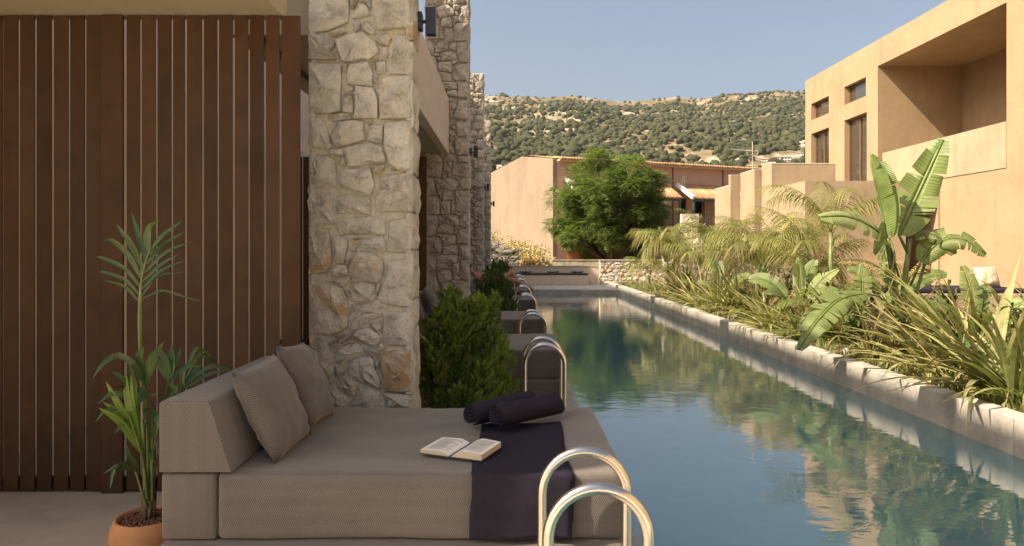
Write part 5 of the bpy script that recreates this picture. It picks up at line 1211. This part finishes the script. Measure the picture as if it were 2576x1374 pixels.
kfrond([(332,1140),(300,820,-.06),(250,480,-.12),(215,330,-.14)],[([(215,340,-.14),(150,330,-.2),(60,330,-.25),(-30,400,-.3)],30),([(225,380,-.14),(130,420,-.2),(30,440,-.25),(-40,520,-.3)],28),([(218,335,-.14),(160,230,-.2),(70,170,-.25)],32),([(222,340,-.14),(215,220,-.15),(195,120,-.18)],34),([(230,380,-.14),(290,280,-.1),(340,220,-.1)],28),([(235,400,-.13),(310,340,-.1),(380,330,-.1)],26),([(245,450,-.13),(160,520,-.2),(90,600,-.25)],26)])
kfrond([(340,1140),(370,850,.02),(440,560,.06),(500,420,.1)],[([(500,430,.1),(560,340,.12),(640,300,.15)],28),([(495,440,.1),(590,390,.12),(690,380,.16)],26),([(500,425,.1),(505,330,.1),(530,250,.1)],32),([(490,450,.1),(440,380,.05),(400,330,.02)],30),([(480,480,.09),(560,470,.12),(620,500,.15)],24),([(470,500,.09),(420,470,.05),(390,480,.02)],26)])
mb=MB()
for k in range(7):
    a=k*.9; mb.tube([(.02*math.cos(a),.02*math.sin(a),-.01),(.03*math.cos(a),.03*math.sin(a),.10+.03*(k%3))],.010,6)
mb.build('stem_base',M['bark'],t,None,True)
# ---- round tree in front of the pink building
def tree(label,loc,W,H,z0,n_,seed,mat='tree',nclump=46):
    rng=random.Random(seed); t=thing('shade_tree',label,'tree',loc); tr=MB()
    tr.tube([(0,0,-.3),(.1,0,z0*.6),(.05,0,z0+H*.35)],.2,10,True,[.26,.19,.12])
    cl=[]
    for k in range(nclump):
        while True:
            v=Vector((rng.uniform(-1,1),rng.uniform(-1,1),rng.uniform(-1,1)))
            if .35<v.length<1: break
        v=Vector((v.x*W/2*.90,v.y*W/2*.8,z0+H/2+v.z*H/2*.88)); cl.append((v,rng.uniform(.38,.85)*W/8.2))
    for v,r_ in cl: tr.tube(catmull([(0,0,z0+.1),v*.45+Vector((0,0,z0*.5)),v],6),.03,5,False,[.08,.07,.06,.05,.035,.025,.012])
    tr.build('trunk',M['bark'],t,None,True); mb=MB()
    for k in range(n_):
        c_,r_=rng.choice(cl); d=Vector((rng.gauss(0,1),rng.gauss(0,1),rng.gauss(0,1))).normalized(); p=c_+Vector((d.x*r_*1.15,d.y*r_*1.15,d.z*r_*.8))*(rng.random()**.35)
        # pinnate leaf: drooping rachis with paired leaflets
        a=rng.uniform(0,6.28); dr=(Vector((math.cos(a),math.sin(a),rng.uniform(-.5,.25)))+d*.8).normalized(); L=rng.uniform(.26,.46); sd=dr.cross(ZUP).normalized()
        for i in range(4):
            u=(i+.7)/4; q=p+dr*L*u-ZUP*(.3*L*u*u); ll=.17*(1.15-u*.5)
            for sg in (-1,1):
                e=q+(sd*sg*.85+dr*.6-ZUP*.25).normalized()*ll; w_=dr*(.034)
                mid=q.lerp(e,.5); mb.quad(q,mid+w_,e,mid-w_)
    mb.build('crown',M[mat],t); return t
tree('round leafy green tree in front of the pink building',((1540-VX)*40/F,40,.4),8.4,7.0,.1,20000,12,nclump=95)
# ---- bushes, dry bank, fan palms by the retaining wall
def mound(name,label,cat,loc,rx,ry,rz,n_,ll,mat,seed,kind=None):
    rng=random.Random(seed); mb=MB()
    for k in range(n_):
        a=rng.uniform(0,6.28); ph=rng.uniform(0,1); r_=rng.random()**.3
        p=Vector((rx*math.cos(a)*math.sqrt(1-ph*ph)*r_,ry*math.sin(a)*math.sqrt(1-ph*ph)*r_,rz*ph*r_)); p*=.85+.3*mnoise.noise(Vector(p)*1.3)
        d=Vector((rng.gauss(0,1),rng.gauss(0,1),rng.uniform(-.6,1))).normalized(); s=d.orthogonal().normalized()*ll*.33; e=p+d*ll; m_=p.lerp(e,.5); mb.quad(p,m_+s,e,m_-s)
    if kind: 
        o=mb.build(name,M[mat],None,loc); stuff(o); tag(o,label,cat); return o
    t=thing(name,label,cat,loc); mb.build('foliage',M[mat],t); st=MB()
    for k in range(8): a=rng.uniform(0,6.28); st.tube([(0,0,-.1),(rx*.5*math.cos(a),ry*.5*math.sin(a),rz*.6)],.02,4,False)
    st.build('stems',M['bark'],t); return t
mound('dry_bank','yellowed creeper and weeds sprawling over the bank by the gable','creeper',(.7,36.5,.1),2.3,1.8,2.1,5200,.13,'vine',31,True)
mound('dry_bank','sparse straw-coloured weeds at the top of the sloping wall','weeds',(-1.7,37.5,.6),2.4,1.8,2.5,3800,.13,'vine',32,True)
mound('dry_creeper','brown dried creeper hanging below the weathered block wall','creeper',(1.1,33.6,.1),.9,.5,1.4,1800,.12,'dryleaf',33)
mound('hedge_bush','dark bush behind the limestone wall by the palms','bush',(8.4,26.5,.2),1.6,1.6,2.3,3200,.12,'shrub',34)
mound('hedge_bush','olive bush growing between the villa terrace and the pink building','bush',(8.6,30.0,.2),1.8,1.6,2.6,3200,.12,'shrub',35)
def fanpalm(label,loc,seed,L=.75,nf=11):
    rng=random.Random(seed); t=thing('fan_palm',label,'palm',loc,'fan palms by the retaining wall')
    for k in range(nf):
        a=rng.uniform(0,6.28); tl=rng.uniform(.2,1.3); st=along((math.cos(a),math.sin(a),0),tl,.3,L*.8,4); mb=MB(); d=(st[-1]-st[-2]).normalized(); s=d.cross(ZUP).normalized()
        for i in range(13):
            an=(i/12-.5)*3.0; dd=d*math.cos(an)+s*math.sin(an); ribbon(mb,[st[-1],st[-1]+dd*L*.35,st[-1]+dd*L*.65-ZUP*.07],.035,s.cross(d),3,None,.3)
        o=mb.build('fan_leaf',M['palm_dk'],t); r=MB(); r.tube(st,.012,5); r.build('stalk',M['cane'],o)
fanpalm('fan palm standing against the sloping retaining wall',(-.2,31.6,.9),51)
fanpalm('fan palm half hidden behind the last stone pillar',(-1.3,31.4,1.0),52)
# ---- stub lights along the bed
for k,(xs_,ys_) in enumerate(((2746.6,1200),(2855,1240),(3179,1335))):
    xv,yv=xs_*.67083,ys_*.67083; X=4.52; D=X*F/(xv-VX)
    t=thing('garden_spike_light',['short grey tube light leaning behind the kerb by the flax','short grey tube light standing upright behind the kerb','short grey tube light tilted over near the tall paddle plant'][k],'light',(X,D,.1),'grey tube lights behind the kerb'); t.rotation_euler=((.3,.0,.5)[k],(.5,.05,-.5)[k],0)
    mb=MB(); mb.lathe([(.001,.0),(.035,.0),(.035,.15),(.031,.152),(.030,.12),(.001,.12)],n=16); mb.build('tube_body',plain('grey_pvc',(.40,.40,.40),.5,.05,5,.0005,50),t,None,True)
    mb=MB(); mb.tube([(0,0,-.1),(0,0,.01)],.01,6); mb.build('spike',M['dark_metal'],t)
# ---- sunbather on the fifth daybed
def person(loc):
    J={'pel':(-.35,.62,.70),'che':(-.72,.62,.86),'nec':(-.93,.62,1.0),'hed':(-1.02,.62,1.12),'kn1':(.10,.50,.80),'an1':(.50,.48,.62),'to1':(.64,.46,.50),'kn2':(.06,.78,.98),'an2':(.30,.80,.64),'to2':(.42,.80,.60),'sh1':(-.86,.42,.94),'el1':(-.70,.30,.76),'ha1':(-.45,.36,.72),'sh2':(-.86,.82,.94),'el2':(-.66,.95,.80),'ha2':(-.45,.86,.86)}
    rad={'pel':.13,'che':.13,'nec':.05,'hed':.09,'kn1':.062,'an1':.042,'to1':.03,'kn2':.062,'an2':.042,'to2':.03,'sh1':.055,'el1':.042,'ha1':.034,'sh2':.055,'el2':.042,'ha2':.034}
    E=[('pel','che'),('che','nec'),('nec','hed'),('pel','kn1'),('kn1','an1'),('an1','to1'),('pel','kn2'),('kn2','an2'),('an2','to2'),('che','sh1'),('sh1','el1'),('el1','ha1'),('che','sh2'),('sh2','el2'),('el2','ha2')]
    ks=list(J); me=bpy.data.meshes.new('body'); me.from_pydata([J[k] for k in ks],[(ks.index(a),ks.index(b_)) for a,b_ in E],[]); me.materials.append(M['skin'])
    t=thing('person','sunbather reclining with one leg over the daybed end','person',loc); o=obj('body',me,t)
    sk=o.modifiers.new('skin','SKIN'); 
    if not me.skin_vertices: 
        bm=bmesh.new(); bm.from_mesh(me); bm.verts.layers.skin.verify(); bm.to_mesh(me); bm.free()
    for k,v in zip(ks,me.skin_vertices[0].data): v.radius=(rad[k],rad[k]); v.use_root=(k=='pel')
    o.modifiers.new('sub','SUBSURF').levels=2; o.modifiers['sub'].render_levels=2
    mb=MB(); mb.lathe([(.001,-.02),(.075,.0),(.098,.06),(.09,.12),(.05,.155),(.001,.165)],(-1.03,.62,1.06),14); mb.build('hair',M['cloth_dark'],t,None,True)
    mb=MB(); mb.tube(catmull([(-.48,.62,.76),(-.35,.62,.71),(-.12,.58,.755)],6),.15,12,True,[.135,.15,.152,.145,.125,.11,.10]); mb.build('shorts',M['cloth_dark'],t,None,True)
person((0,BEDS[4],0))
